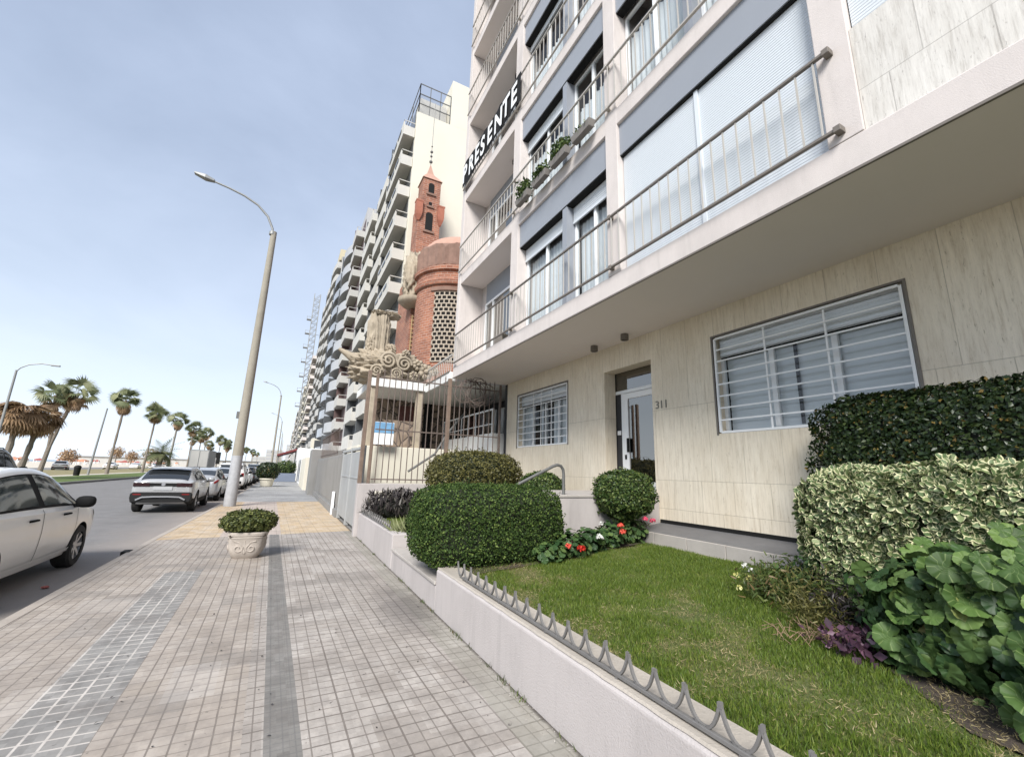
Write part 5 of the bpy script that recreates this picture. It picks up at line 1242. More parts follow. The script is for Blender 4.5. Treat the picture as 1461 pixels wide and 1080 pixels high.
class Car:
    def __init__(s, st):
        s.st = np.array(st, float); s.n = len(st); C = []
        for y, w, zb, zm, ze, zr, wr in st:
            h = [(0, zb), (w * .80, zb), (w * .95, zb + .10), (w, zm), (w * .988, ze - .06), (w * .955, ze + .01), (wr, zr - .05), (wr * .72, zr), (0, zr + .012)]
            C.append([(x, y, z) for x, z in h] + [(-x, y, z) for x, z in h[-2:0:-1]])
        s.C = np.array(C)
    def P(s, u, v):
        def cr(a, b, c, d, t): return .5 * ((2 * b) + (c - a) * t + (2 * a - 5 * b + 4 * c - d) * t * t + (3 * b - a - 3 * c + d) * t ** 3)
        i = min(int(u), s.n - 2); t = u - i; j = int(math.floor(v)); q = v - j; R = []
        for k in (i - 1, i, i + 1, i + 2):
            row = s.C[min(max(k, 0), s.n - 1)]; R.append(cr(row[(j - 1) % 16], row[j % 16], row[(j + 1) % 16], row[(j + 2) % 16], q))
        return cr(R[0], R[1], R[2], R[3], t)
    def u_at(s, y): return float(np.interp(y, s.st[:, 0], np.arange(s.n)))
    def patch(s, mb, u0, u1, v0, v1, nu=14, nv=6, off=.006, edge=None):
        """patch of the body surface; u0/u1 may be functions of the fraction along v"""
        f0 = u0 if callable(u0) else (lambda t: u0); f1 = u1 if callable(u1) else (lambda t: u1); vs = []
        for j in range(nv + 1):
            t = j / nv; v = v0 + (v1 - v0) * t
            for i in range(nu + 1):
                u = f0(t) + (f1(t) - f0(t)) * i / nu; e = .01
                p = s.P(u, v); n = np.cross(s.P(min(u + e, s.n - 1), v) - s.P(max(u - e, 0), v), s.P(u, v + e) - s.P(u, v - e)); n = n / (np.linalg.norm(n) + 1e-9)
                c = np.array([0, p[1], .7])
                if np.dot(n, p - c) < 0: n = -n
                vs.append(tuple(p + n * off))
        mb.add(vs, [(j * (nu + 1) + i, j * (nu + 1) + i + 1, (j + 1) * (nu + 1) + i + 1, (j + 1) * (nu + 1) + i) for j in range(nv) for i in range(nu)])
        return mb
    def body(s, name, mat, parent, wheels, R, wx):
        U = (s.n - 1) * 7; V = 64; vs = [tuple(s.P(i / 7, j / 4)) for i in range(U + 1) for j in range(V)]
        fs = [(i * V + j, i * V + (j + 1) % V, (i + 1) * V + (j + 1) % V, (i + 1) * V + j) for i in range(U) for j in range(V)] + [tuple(range(V)), tuple(U * V + j for j in range(V))]
        o = MB().add(vs, fs).build(name, mat, None)
        cut = MB()
        for y in wheels:
            for sd in (-1, 1):
                a = min(sd * (wx - .26), sd * (wx + .3)); b = max(sd * (wx - .26), sd * (wx + .3))
                cut.prism([(y + R * math.cos(t), R * .90 + R * math.sin(t)) for t in np.linspace(0, 2 * PI, 40, endpoint=False)], 'x', a, b)
        c = cut.build('cutter', M['cladding'])
        m = o.modifiers.new('b', 'BOOLEAN'); m.object = c; m.operation = 'DIFFERENCE'; m.solver = 'EXACT'; m.material_mode = 'TRANSFER'
        bpy.context.view_layer.update()
        me = bpy.data.meshes.new_from_object(o.evaluated_get(bpy.context.evaluated_depsgraph_get()))
        bpy.data.objects.remove(c); o.modifiers.clear(); o.data = me; o.parent = parent; ROOT[o] = (0, 0, 0)
        me.polygons.foreach_set('use_smooth', [True] * len(me.polygons)); me.set_sharp_from_angle(angle=math.radians(32))
        return o
def wheel(parent, x, y, R, sd):
    t = .105; T = MB()
    prof = [(R * .66, -t), (R * .92, -t), (R, -t * .75), (R, t * .75), (R * .92, t), (R * .66, t), (R * .62, 0)]
    n = 36; vs = [(x + sd * a, y + r * math.cos(2 * PI * j / n), R + r * math.sin(2 * PI * j / n)) for r, a in prof for j in range(n)]; k = len(prof)
    T.add(vs, [(i * n + j, i * n + (j + 1) % n, ((i + 1) % k) * n + (j + 1) % n, ((i + 1) % k) * n + j) for i in range(k) for j in range(n)])
    w = T.build('wheel', M['tyre'], parent, smooth=True)
    r = MB(); 
    for q in range(7):
        a = 2 * PI * q / 7; d = Vector((0, math.cos(a), math.sin(a)))
        r.bar(Vector((x + sd * (t * .55), y, R)) + d * R * .1, Vector((x + sd * (t * .75), y, R)) + d * R * .64, R * .16, .03, (1, 0, 0))
    r.prism([(y + R * .16 * math.cos(a), R + R * .16 * math.sin(a)) for a in np.linspace(0, 2 * PI, 14, endpoint=False)], 'x', x + sd * t * .45, x + sd * t * .72)
    ring = MB(); n = 30
    for r0, a0, r1, a1 in ((.66, .8, .60, .8), (.60, .8, .58, .35)):
        vs = [(x + sd * t * aa, y + R * rr * math.cos(2 * PI * j / n), R + R * rr * math.sin(2 * PI * j / n)) for rr, aa in ((r0, a0), (r1, a1)) for j in range(n)]
        r.add(vs, [(j, (j + 1) % n, n + (j + 1) % n, n + j) for j in range(n)])
    r.build('rim', M['rim'], w)
    MB().prism([(y + R * .6 * math.cos(a), R + R * .6 * math.sin(a)) for a in np.linspace(0, 2 * PI, 24, endpoint=False)], 'x', x - .03, x + .03).build('brake_disc', M['cladding'], w)
    return w
def mirror_pair(c, t, y, z, w, mat):
    for sd in (-1, 1):
        mb = MB(); mb.add(*[(lambda m: (m.v, m.f))(core((sd * (w + .10), y, z), (.115, .075, .085), 3, 1, 8))][0]); m = mb.build('door_mirror', mat, t, smooth='all')
        MB().bar((sd * (w - .03), y + .02, z - .06), (sd * (w + .06), y, z - .05), .05).build('mirror_arm', M['cladding'], m)
def seam(car, t, us, v0=2.1, v1=5.0):
    mb = MB()
    for u in us:
        for sd in (0, 1):
            a, b = (v0, v1) if sd == 0 else (16 - v0, 16 - v1)
            car.patch(mb, u - .009, u + .009, a, b, 1, 16, .003)
    mb.build('door_seam', M['cladding'], t, fix=False)
def side_glass(car, t, spans, mat, v0=5.14, v1=5.88):
    for sd in (0, 1):
        for (a, b, sa, sb) in spans:
            mb = MB(); lo, hi = (v0, v1) if sd == 0 else (16 - v0, 16 - v1)
            car.patch(mb, lambda q, a=a, sa=sa: a + sa * q, lambda q, b=b, sb=sb: b + sb * q, lo, hi, 12, 6, .007)
            mb.build('side_window', mat, t, smooth='all', fix=False)
def screen(car, t, u0, u1, name, v=6.35, off=.006):
    mb = MB(); car.patch(mb, u0, u1, v, 16 - v, 8, 16, off); return mb.build(name, M['car_glass'], t, smooth='all', fix=False)

# white hatchback parked nearest the camera
hb = Car([(-2.08, .60, .36, .55, .80, .87, .48), (-1.96, .77, .29, .58, .92, 1.02, .58), (-1.5, .835, .23, .60, .955, 1.20, .62), (-1.0, .85, .21, .60, .955, 1.39, .58), (-.35, .855, .20, .60, .945, 1.465, .565),
          (.25, .855, .20, .60, .93, 1.45, .57), (.72, .85, .20, .60, .915, 1.33, .60), (1.22, .84, .20, .59, .90, 1.01, .70), (1.6, .825, .21, .58, .85, .925, .70), (1.92, .775, .25, .53, .74, .81, .62), (2.06, .62, .31, .48, .62, .68, .48)])
def make_hatch():
    t = thing('parked_car', 'white small hatchback parked nearest at the kerb with black window frames', 'car', (0, 0, 0), 'cars parked along the kerb')
    wb = (-1.22, 1.27); hb.body('body', M['car_white'], t, wb, .345, .84)
    for y in wb:
        for sd in (-1, 1): wheel(t, sd * .735, y, .305, sd)
    U = hb.u_at
    tr = MB()
    for sd in (0, 1): hb.patch(tr, U(-1.52), U(1.17), 5.06 if sd == 0 else 16 - 5.06, 5.93 if sd == 0 else 16 - 5.93, 30, 6, .003)
    tr.build('window_trim', M['black'], t, smooth='all', fix=False)
    side_glass(hb, t, [(U(-1.30), U(-.20), .15, 0), (U(-.06), U(1.02), 0, -.55)], M['car_glass_clear'])
    screen(hb, t, U(.78), U(1.20), 'windscreen'); screen(hb, t, U(-1.62), U(-1.12), 'rear_window')
    seam(hb, t, [U(-.14), U(.98)]); 
    for sd in (0, 1): hb.patch(MB(), U(-1.0), U(1.0), 1.9 if sd == 0 else 14.1, 2.15 if sd == 0 else 13.85, 20, 2, .012).build('sill_strip', M['car_white'], t, fix=False)
    for sd in (-1, 1):
        for y in (-.40, .56):
            m = MB().tube([(sd * .845, y - .09, .835), (sd * .875, y - .06, .84), (sd * .878, y + .06, .84), (sd * .845, y + .09, .835)], .014, 8); m.build('door_handle', M['black'], t, smooth=True)
    mirror_pair(hb, t, .86, .985, .84, M['black'])
    for sd in (0, 1): hb.patch(MB(), U(1.78), U(2.0), 4.1 if sd == 0 else 11.9, 5.3 if sd == 0 else 10.7, 6, 5, .006).build('headlight', M['headlamp'], t, fix=False)
    for sd in (0, 1): hb.patch(MB(), U(-2.04), U(-1.75), 4.0 if sd == 0 else 12., 5.2 if sd == 0 else 10.8, 6, 5, .006).build('tail_light', M['tail_red'], t, fix=False)
    MB().box(-.26, .26, -2.105, -2.085, .60, .72).build('number_plate', M['plate'], t)
    return t
# sloping-roof sport utility car seen from behind
sv = Car([(-2.12, .72, .42, .66, .97, 1.02, .60), (-2.06, .82, .34, .70, 1.02, 1.08, .655), (-1.86, .86, .28, .68, 1.04, 1.20, .665), (-1.36, .875, .25, .66, 1.03, 1.43, .625), (-.8, .878, .24, .65, 1.01, 1.50, .60),
          (0, .878, .24, .65, .99, 1.505, .60), (.55, .875, .24, .65, .98, 1.42, .615), (1.15, .865, .24, .64, .97, 1.09, .72), (1.6, .85, .25, .62, .93, 1.01, .70), (1.98, .80, .28, .56, .82, .89, .62), (2.12, .64, .33, .5, .7, .75, .5)])
def make_suv():
    t = thing('parked_car', 'silver sport utility car with black tail band parked in front of the white hatchback', 'car', (0, 0, 0), 'cars parked along the kerb')
    wb = (-1.27, 1.31); sv.body('body', M['car_silver'], t, wb, .395, .86)
    for y in wb:
        for sd in (-1, 1): wheel(t, sd * .765, y, .345, sd)
    U = sv.u_at
    side_glass(sv, t, [(U(-1.55), U(-1.02), .2, 0), (U(-.96), U(-.06), 0, 0), (U(.02), U(1.02), 0, -.5)], M['car_glass'])
    screen(sv, t, U(.62), U(1.12), 'windscreen'); screen(sv, t, U(-2.0), U(-1.42), 'rear_window', 6.18)
    cl = MB(); sv.patch(cl, 0.02, sv.n - 1.02, 1.0, 2.35, 50, 4, .010); sv.patch(cl, 0.02, sv.n - 1.02, 15.0, 13.65, 50, 4, .010)
    cl = cl.build('lower_cladding', M['cladding'], t, smooth='all', fix=False)
    cut_wheels(cl, wb, .385)
    y = -2.12
    rb = MB().prism([(-.80, .36), (.80, .36), (.835, .50), (.835, .64), (.77, .69), (-.77, .69), (-.835, .64), (-.835, .50)], 'y', y - .03, y + .25); rb.build('rear_bumper', M['cladding'], t, bevel=.03)
    b = MB(); pts = [(-.66, y - .045, .44), (-.50, y - .05, .53), (-.2, y - .055, .545), (.2, y - .055, .545), (.50, y - .05, .53), (.66, y - .045, .44)]
    for p, q in zip(pts, pts[1:]): b.bar(p, q, .05, .045)
    b.build('skid_plate', M['rim'], t)
    bd = MB().box(-.70, .70, y - .018, y + .05, .875, .985); bd.build('tail_band', M['black'], t, bevel=.008)
    for sd in (-1, 1):
        a, c = sorted((sd * .36, sd * .80)); MB().prism([(a, .868), (c, .868), (c, .99), (a, .995)], 'y', y - .024, y + .12).build('tail_light', M['tail_dark'], t, bevel=.01)
        a, c = sorted((sd * .55, sd * .76)); MB().box(a, c, y - .034, y - .02, .60, .635).build('reflector', M['tail_red'], t)
    MB().lathe([(0, 0), (.052, 0), (.052, .012), (0, .014)], (0, 0, 0), 20)
    MB().prism([(.055 * math.cos(a), .945 + .055 * math.sin(a)) for a in np.linspace(0, 2 * PI, 20, endpoint=False)], 'y', y - .028, y - .018).build('round_badge', M['rim'], t)
    MB().box(-.26, .26, y - .02, y, .755, .875).build('number_plate', M['plate'], t, bevel=.004)
    MB().prism([(-.62, 1.475), (.62, 1.475), (.58, 1.50), (-.58, 1.50)], 'y', -1.62, -1.30).build('roof_spoiler', M['car_silver'], t, bevel=.008)
    for sd in (-1, 1): MB().tube([(sd * .56, -1.15, 1.485), (sd * .575, -1.0, 1.535), (sd * .575, .2, 1.545), (sd * .56, .42, 1.47)], .016, 8).build('roof_rail', M['rim'], t, smooth=True)
    mirror_pair(sv, t, .80, 1.04, .87, M['car_silver'])
    seam(sv, t, [U(-.99), U(-.02), U(.98)])
    for sd in (0, 1): sv.patch(MB(), U(1.8), U(2.06), 4.1 if sd == 0 else 11.9, 5.3 if sd == 0 else 10.7, 6, 5, .006).build('headlight', M['headlamp'], t, fix=False)
    return t
def cut_wheels(o, wb, R):
    bm = bmesh.new(); bm.from_mesh(o.data)
    d = [f for f in bm.faces if any((f.calc_center_median().y - y) ** 2 + (f.calc_center_median().z - R * .9) ** 2 < (R * .97) ** 2 for y in wb)]
    bmesh.ops.delete(bm, geom=d, context='FACES'); bm.to_mesh(o.data); bm.free()
# plain saloon for the row behind
sd_ = Car([(-2.2, .62, .38, .58, .84, .90, .52), (-2.05, .79, .30, .60, .93, 1.0, .60), (-1.6, .84, .24, .62, .96, 1.06, .66), (-1.35, .85, .22, .62, .96, 1.14, .64), (-.85, .86, .21, .62, .95, 1.42, .56), (-.2, .86, .21, .62, .94, 1.46, .56),
           (.35, .86, .21, .62, .93, 1.42, .57), (1.15, .85, .21, .60, .91, 1.0, .70), (1.6, .83, .22, .58, .86, .93, .69), (2.0, .77, .26, .53, .74, .80, .6), (2.15, .6, .32, .48, .62, .68, .48)])
def make_saloon():
    t = thing('parked_car', 'pale silver saloon third in the row along the kerb', 'car', (0, 0, 0), 'cars parked along the kerb')
    wb = (-1.28, 1.30); sd_.body('body', M['car_silver'], t, wb, .35, .84)
    for y in wb:
        for s in (-1, 1): wheel(t, s * .745, y, .31, s)
    U = sd_.u_at
    side_glass(sd_, t, [(U(-1.15), U(-.22), .25, 0), (U(-.10), U(.95), 0, -.45)], M['car_glass'])
    screen(sd_, t, U(.42), U(1.12), 'windscreen'); screen(sd_, t, U(-1.36), U(-.9), 'rear_window')
    seam(sd_, t, [U(-.16), U(.92)]); mirror_pair(sd_, t, .78, .98, .84, M['black'])
    for s in (-1, 1):
        a, c = sorted((s * .36, s * .66)); MB().box(a, c, -2.22, -2.13, .72, .84).build('tail_light', M['tail_red'], t, bevel=.02)
    MB().box(-.26, .26, -2.215, -2.19, .60, .71).build('number_plate', M['plate'], t)
    MB().box(-.66, .66, -2.205, -2.10, .36, .50).build('bumper_strip', M['cladding'], t, bevel=.02)
    return t
# tall utility car
vn = Car([(-2.2, .76, .40, .7, 1.02, 1.10, .64), (-2.14, .85, .32, .7, 1.06, 1.35, .68), (-2.0, .88, .28, .7, 1.07, 1.66, .66), (-1.5, .89, .26, .7, 1.06, 1.74, .66), (-.5, .89, .26, .7, 1.05, 1.76, .66), (.4, .89, .26, .7, 1.04, 1.72, .66),
          (1.05, .88, .26, .68, 1.03, 1.18, .74), (1.6, .86, .27, .65, .98, 1.08, .72), (2.0, .80, .3, .6, .86, .94, .64), (2.15, .64, .35, .55, .72, .8, .5)])
def make_tall():
    t = thing('parked_car', 'white tall utility car parked fourth along the kerb', 'car', (0, 0, 0), 'cars parked along the kerb')
    wb = (-1.3, 1.33); vn.body('body', M['car_white'], t, wb, .39, .87)
    for y in wb:
        for s in (-1, 1): wheel(t, s * .775, y, .345, s)
    U = vn.u_at
    side_glass(vn, t, [(U(-1.9), U(-1.1), 0, 0), (U(-1.0), U(-.1), 0, 0), (U(0), U(.93), 0, -.4)], M['car_glass'])
    screen(vn, t, U(.5), U(1.0), 'windscreen'); screen(vn, t, 1.12, 1.92, 'rear_window', 6.1)
    mirror_pair(vn, t, .78, 1.12, .88, M['black']); seam(vn, t, [U(-1.05), U(-.05), U(.9)])
    for s in (-1, 1):
        a, c = sorted((s * .62, s * .80)); MB().box(a, c, -2.20, -2.08, .85, 1.12).build('tail_light', M['tail_red'], t, bevel=.02)
    MB().box(-.72, .72, -2.23, -2.1, .40, .58).build('rear_bumper', M['cladding'], t, bevel=.03)
    for s in (-1, 1): MB().tube([(s * .6, -1.6, 1.74), (s * .6, -1.4, 1.81), (s * .6, .1, 1.82), (s * .6, .3, 1.74)], .018, 8).build('roof_rail', M['cladding'], t, smooth=True)
    return t
hatch = make_hatch(); suv = make_suv(); saloon = make_saloon(); tall = make_tall()
RZ = -.105
hatch.location = (-3.66, 8.42, RZ); hatch.scale = (1.03, 1.03, 1.04); suv.location = (-3.52, 20.75, RZ); saloon.location = (-3.30, 31.6, RZ); tall.location = (-3.15, 37.2, RZ)
def recolour(o, m):
    for c in o.children:
        if c.name.split('.')[0] in ('body', 'sill_strip', 'roof_spoiler'):
            c.material_slots[0].link = 'OBJECT'; c.material_slots[0].material = m
def more(src, x, y, rz, m, label, cat=None, group=None, name=None):
    c = copy_tree(src, (x, y, RZ), rz, 1, label); recolour(c, M[m])
    if name: c.name = name
    if group: c['group'] = group
    return c
more(hatch, -3.35, 26.0, 0, 'car_silver', 'silver hatchback tucked between the sport utility car and the pale saloon')
more(saloon, -3.10, 42.8, 0, 'car_white', 'white saloon parked just behind the white tall utility car')
more(suv, -3.05, 48.4, 0, 'car_dark', 'black sport utility car parked beyond the white saloon along the kerb')
more(hatch, -3.0, 54, 0, 'car_grey', 'grey hatchback parked beyond the black sport utility car')
more(tall, -3.0, 60, 0, 'car_dark', 'black tall utility car far down the kerb row')
more(saloon, -3.0, 66, 0, 'car_blue', 'blue-grey saloon far down the kerb row')
more(hatch, -3.0, 72, 0, 'car_white', 'second white hatchback, far down the kerb row')
more(suv, -3.0, 79, 0, 'car_grey', 'grey sport utility car near the far end of the kerb row')
more(saloon, -3.0, 87, 0, 'car_dark', 'dark saloon at the far end of the kerb row')
mv = more(tall, -10.6, 24.4, 0, 'car_dark', 'dark utility car driving past beyond the white hatchback', group='cars on the road', name='moving_car'); mv.scale = (1.12, 1.12, 1.12)
g_ = 'cars parked by the beach'
more(suv, -30.5, 92, .25, 'car_silver', 'silver car parked on the far side of the grass median beneath the palms', group=g_)
more(saloon, -30, 112, .1, 'car_white', 'white saloon parked beyond the median, leftmost of the white pair', group=g_)
more(hatch, -30, 128, .1, 'car_white', 'white hatchback parked beyond the median, second of the white pair', group=g_)
more(hatch, -30, 146, .1, 'car_silver', 'far silver hatchback parked beyond the median', group=g_)
# box truck far ahead on the road
bt = thing('box_truck', 'grey box truck with two pale rear doors far ahead on the road', 'truck', (-11.0, 80, RZ))
MB().box(-12.2, -9.9, 77, 84, .95, 3.55).build('cargo_box', M['lamp'], bt, bevel=.03)
for a, b in ((-12.1, -11.1), (-11.0, -10.0)): MB().box(a, b, 76.95, 77, 1.1, 3.4).build('rear_door', M['tower_white'], bt)
MB().box(-12.1, -10.0, 84.1, 86, .6, 2.6).build('cab', M['car_white'], bt, bevel=.1)
for y in (78.5, 85):
    for x in (-11.95, -10.15): MB().prism([(y + .5 * math.cos(a), RZ + .5 + .5 * math.sin(a)) for a in np.linspace(0, 2 * PI, 20, endpoint=False)], 'x', x - .14, x + .14).build('wheel', M['tyre'], bt)
sg = thing('sign_board', 'black upright sign board on a post beside the road far ahead', 'sign', (-13.9, 118, 0))
MB().box(-14.8, -13.0, 117.9, 118.1, 1.6, 4.2).build('board', M['black'], sg, bevel=.02); MB().box(-14.0, -13.8, 118.1, 118.3, 0, 3).build('post', M['steel'], sg)

# ------------------------------------------------------------------ street lamps
def make_lamp():
    t = thing('street_lamp', 'tall weathered street lamp with curved arm standing at the kerb behind the planter', 'street lamp', (0, 0, 0), 'street lamps along the pavement')
    MB().tube([(0, 0, 1.9), (0, 0, 6), (.0, 0, 11.6)], [.185, .155, .115], 16).build('pole', M['pole'], t, smooth=True)
    MB().tube([(0, 0, -.02), (0, 0, .9), (0, 0, 1.902)], [.215, .20, .19], 16).build('painted_base', M['polebase'], t, smooth=True)
    mb = MB().tube([(-.02, 0, 11.25), (-.08, 0, 11.75), (-.32, 0, 12.26), (-.75, 0, 12.68), (-1.3, 0, 12.95), (-1.9, 0, 13.12), (-2.5, 0, 13.24)], [.055, .05, .05, .045, .045, .04, .04], 10)
    mb.lathe([(.10, 0), (.13, .02), (.13, .16), (.10, .18)], (-.05, 0, 11.42), 12); mb.build('arm', M['lamp'], t, smooth=True)
    mb = MB(); mb.add([(-2.42, -.09, 13.20), (-2.42, .09, 13.20), (-2.42, .07, 13.30), (-2.42, -.07, 13.30), (-2.75, -.16, 13.22), (-2.75, .16, 13.22), (-2.75, .12, 13.40), (-2.75, -.12, 13.40), (-3.15, -.10, 13.34), (-3.15, .10, 13.34), (-3.15, .07, 13.42), (-3.15, -.07, 13.42)],
        [(0, 1, 2, 3), (0, 4, 5, 1), (1, 5, 6, 2), (2, 6, 7, 3), (3, 7, 4, 0), (4, 8, 9, 5), (5, 9, 10, 6), (6, 10, 11, 7), (7, 11, 8, 4), (11, 10, 9, 8)]); mb.build('lamp_head', M['lamp'], t, bevel=.02)
    MB().box(-.26, -.14, -.05, .05, 3.35, 3.62).build('junction_box', M['steel'], t)
    return t
lamp = make_lamp(); lamp.location = (-1.66, 20.08, 0)
for i, (y, l) in enumerate(((70, 'second street lamp along the pavement, rising behind the round potted bush'), (112, 'third street lamp along the pavement, smaller in the distance'), (155, 'fourth street lamp along the pavement, far away'), (200, 'farthest street lamp along the pavement'))): copy_tree(lamp, (-1.6, y, 0), 0, (.8, .8, 1), l)
def make_lamp2():
    t = thing('median_lamp', 'slender grey street lamp whose arm reaches over the drooping dry palms', 'street lamp', (0, 0, 0), 'slender lamps on the median')
    MB().tube([(0, 0, 0), (.02, 0, 8.1)], [.10, .07], 10).build('pole', M['lamp'], t, smooth=True)
    MB().tube([(.02, 0, 8.0), (.2, 0, 8.3), (.6, 0, 8.6), (1.3, 0, 8.78), (1.9, 0, 8.74)], .04, 8).build('arm', M['lamp'], t, smooth=True)
    MB().box(1.8, 2.35, -.1, .1, 8.67, 8.78).build('lamp_head', M['lamp'], t, bevel=.03); return t
l2 = make_lamp2(); l2.location = (-18.9, 45.5, 0)
l3 = thing('lamp_post', 'bare leaning pole without a lamp left of the tall fan palms', 'pole', (-18.8, 64, 0)); MB().tube([(-18.9, 64, 0), (-18.55, 64, 7.4)], [.11, .07], 10).build('pole', M['lamp'], l3, smooth=True)
l4 = thing('lamp_post', 'pale bare pole standing before the bushy date palm', 'pole', (-18.9, 100, 0)); MB().tube([(-18.9, 100, 0), (-18.7, 100, 7.6)], [.14, .10], 10).build('pole', M['tower_white'], l4, smooth=True)

# ------------------------------------------------------------------ palms on the median
def fan(n=13, spread=2.5):
    v = [(0, -.75, 0), (.018, -.75, 0), (.014, 0, 0), (-.014, 0, 0)]; f = [(0, 1, 2, 3)]; uv = [(.5, 0)] * 4
    for i in range(n):
        a = (i / (n - 1) - .5) * spread; ca, sa = math.sin(a), math.cos(a); L = 1 - .25 * abs(a) / (spread / 2); w = .062
        o = len(v); v += [(0, 0, 0), (ca * L * .55 + w * sa, sa * L * .55 - w * ca, .06), (ca * L, sa * L, -.22 - .1 * (i % 2)), (ca * L * .55 - w * sa, sa * L * .55 + w * ca, .06)]; uv += [(.5, 0), (1, .5), (.5, 1), (0, .5)]; f.append((o, o + 1, o + 2, o + 3))
    return v, f, uv
FAN = fan()
def palm(name, label, h, lean, seed, live=(30, 1.2), dead=(40, .8, -.2), rad=1.0, tr=.17, heads=None, group='palms on the median', cap=True):
    t = thing(name, label, 'palm tree', (0, 0, 0), group); r = np.random.default_rng(seed)
    heads = heads or [(0, 0, h)]
    mb = MB()
    for hx, hy, hz in heads:
        k = 14; pts = []; rs = []
        for i in range(k + 1):
            s = i / k; pts.append((lean * h * s * (1 - .3 * s) + hx * s ** 2.5, hy * s ** 2.5, hz * s)); rs.append(tr * (1.25 - .5 * min(1, s * 3)) if s < .33 else tr * (.72 + .1 * math.sin(i * 2.1)))
        mb.tube(pts, rs, 9)
    mb.build('trunk', M['trunk'], t, smooth=True)
    for hx, hy, hz in heads:
        top = np.array([lean * h * .7 + hx, hy, hz]); 
        if live[0]:
            n = live[0]; el = np.arcsin(r.uniform(-.5, .98, n)); az = r.uniform(0, 6.28, n)
            d = np.stack([np.cos(el) * np.cos(az), np.cos(el) * np.sin(az), np.sin(el)], 1); up = np.stack([-np.sin(el) * np.cos(az), -np.sin(el) * np.sin(az), np.cos(el)], 1)
            scatter('crown', *FAN, top + d * live[1] * .75, up, live[1] * r.uniform(.75, 1.1, n) * rad, M['palm_leaf'], t, tilt=.8, updir=d * 5)
        if dead[0]:
            n = dead[0]; el = r.uniform(-1.45, dead[2], n); az = r.uniform(0, 6.28, n)
            d = np.stack([np.cos(el) * np.cos(az), np.cos(el) * np.sin(az), np.sin(el)], 1); up = np.stack([-np.sin(el) * np.cos(az), -np.sin(el) * np.sin(az), np.cos(el)], 1)
            st = top - np.array([0, 0, 1]) * r.uniform(0, .75, n)[:, None] * (1 if live[0] else .2)
            scatter('dead_fronds', *FAN, st + d * dead[1] * .7, up, dead[1] * r.uniform(.8, 1.2, n), M['palm_dead'], t, tilt=.6 if live[0] else .25, updir=d * 6)
    return t
def put(o, x, y, rz=0, s=1): o.location = (x, y, .03); o.rotation_euler = (0, 0, rz); o.scale = (s, s, s)
d1 = palm('palm_tree', 'drooping dry straw-coloured palm, left of the two beside the slender lamp', 5.1, .04, 1, (0, 1), (90, 1.15, .5), 1, .27); put(d1, -19.0, 47.5)
d2 = palm('palm_tree', 'drooping dry straw-coloured palm leaning right, between the dry palm and the green double palm', 4.9, .16, 2, (0, 1), (74, 1.05, .45), 1, .25); put(d2, -18.9, 49.5)
d3 = palm('palm_tree', 'double-headed green palm with a dry brown skirt nearest the drooping palms', 7.6, .10, 3, (20, 1.05), (22, .8, -.45), 1, .17, [(-.75, 0, 7.2), (.75, .2, 7.6)]); put(d3, -18.9, 53)
f1 = palm('palm_tree', 'tall fan palm right of the bare leaning pole, first of the single row', 9.0, .045, 4, (34, 1.2), (30, .8, -.7), 1, .17); put(f1, -19.0, 70)
f2 = palm('palm_tree', 'tall fan palm, second of the single row on the median', 9.0, .05, 5, (32, 1.2), (32, .8, -.65), 1, .17); put(f2, -19.0, 85)
LB = ['third', 'fourth', 'fifth', 'sixth', 'seventh', 'eighth', 'ninth', 'tenth', 'eleventh', 'twelfth', 'thirteenth', 'fourteenth', 'fifteenth', 'sixteenth', 'seventeenth', 'eighteenth', 'nineteenth', 'twentieth']
src = [f1, f2]
for i, (x, y, s) in enumerate(((-19, 101, 1.04), (-19, 119, 1.02), (-20, 128, .8), (-19, 139, 1.04), (-19.5, 133, .92), (-19, 165, 1.0), (-18, 178, .85), (-19, 190, 1.0), (-17.5, 215, .95), (-17, 245, .95), (-21, 158, .8), (-22, 172, .75), (-20.5, 205, .85), (-18, 232, .95), (-20, 265, .9), (-17, 290, 1.0), (-18, 320, .95), (-17, 350, 1.0))):
    c = copy_tree(src[i % 2], (x, y, .03), 1.3 * i + .4, s, f'fan palm, {LB[i]} of the single row receding along the median')
def feather(n=11):
    v = []; f = []; uv = []
    for i in range(n):
        y = i / (n - 1); z = -.55 * y * y
        for s in (1, -1):
            o = len(v); L = .26 * math.sin(PI * (.12 + .85 * y)) + .05
            v += [(0, y, z), (0, y + .06, z - .05), (s * L, y + .16, z - .10)]; uv += [(.5, 0)] * 3; f.append((o, o + 1, o + 2)[::s])
    return v, f, uv
FEA = feather()
dp = thing('date_palm', 'low bushy date palm with arching feather fronds among the fan palms', 'palm tree', (-19.6, 97, .03)); r = np.random.default_rng(8)
MB().tube([(-19.6, 97, 0), (-19.5, 97, 3.2)], [.45, .4], 10).build('trunk', M['trunk'], dp, smooth=True)
n = 60; el = r.uniform(-.5, 1.3, n); az = r.uniform(0, 6.28, n); d = np.stack([np.cos(el) * np.cos(az), np.cos(el) * np.sin(az), np.sin(el)], 1); up = np.stack([-np.sin(el) * np.cos(az), -np.sin(el) * np.sin(az), np.cos(el)], 1)
scatter('crown', *FEA, np.tile((-19.5, 97, 3.2), (n, 1)), up, r.uniform(2.2, 3.0, n), M['palm_leaf'], dp, tilt=.12, updir=d * 5)

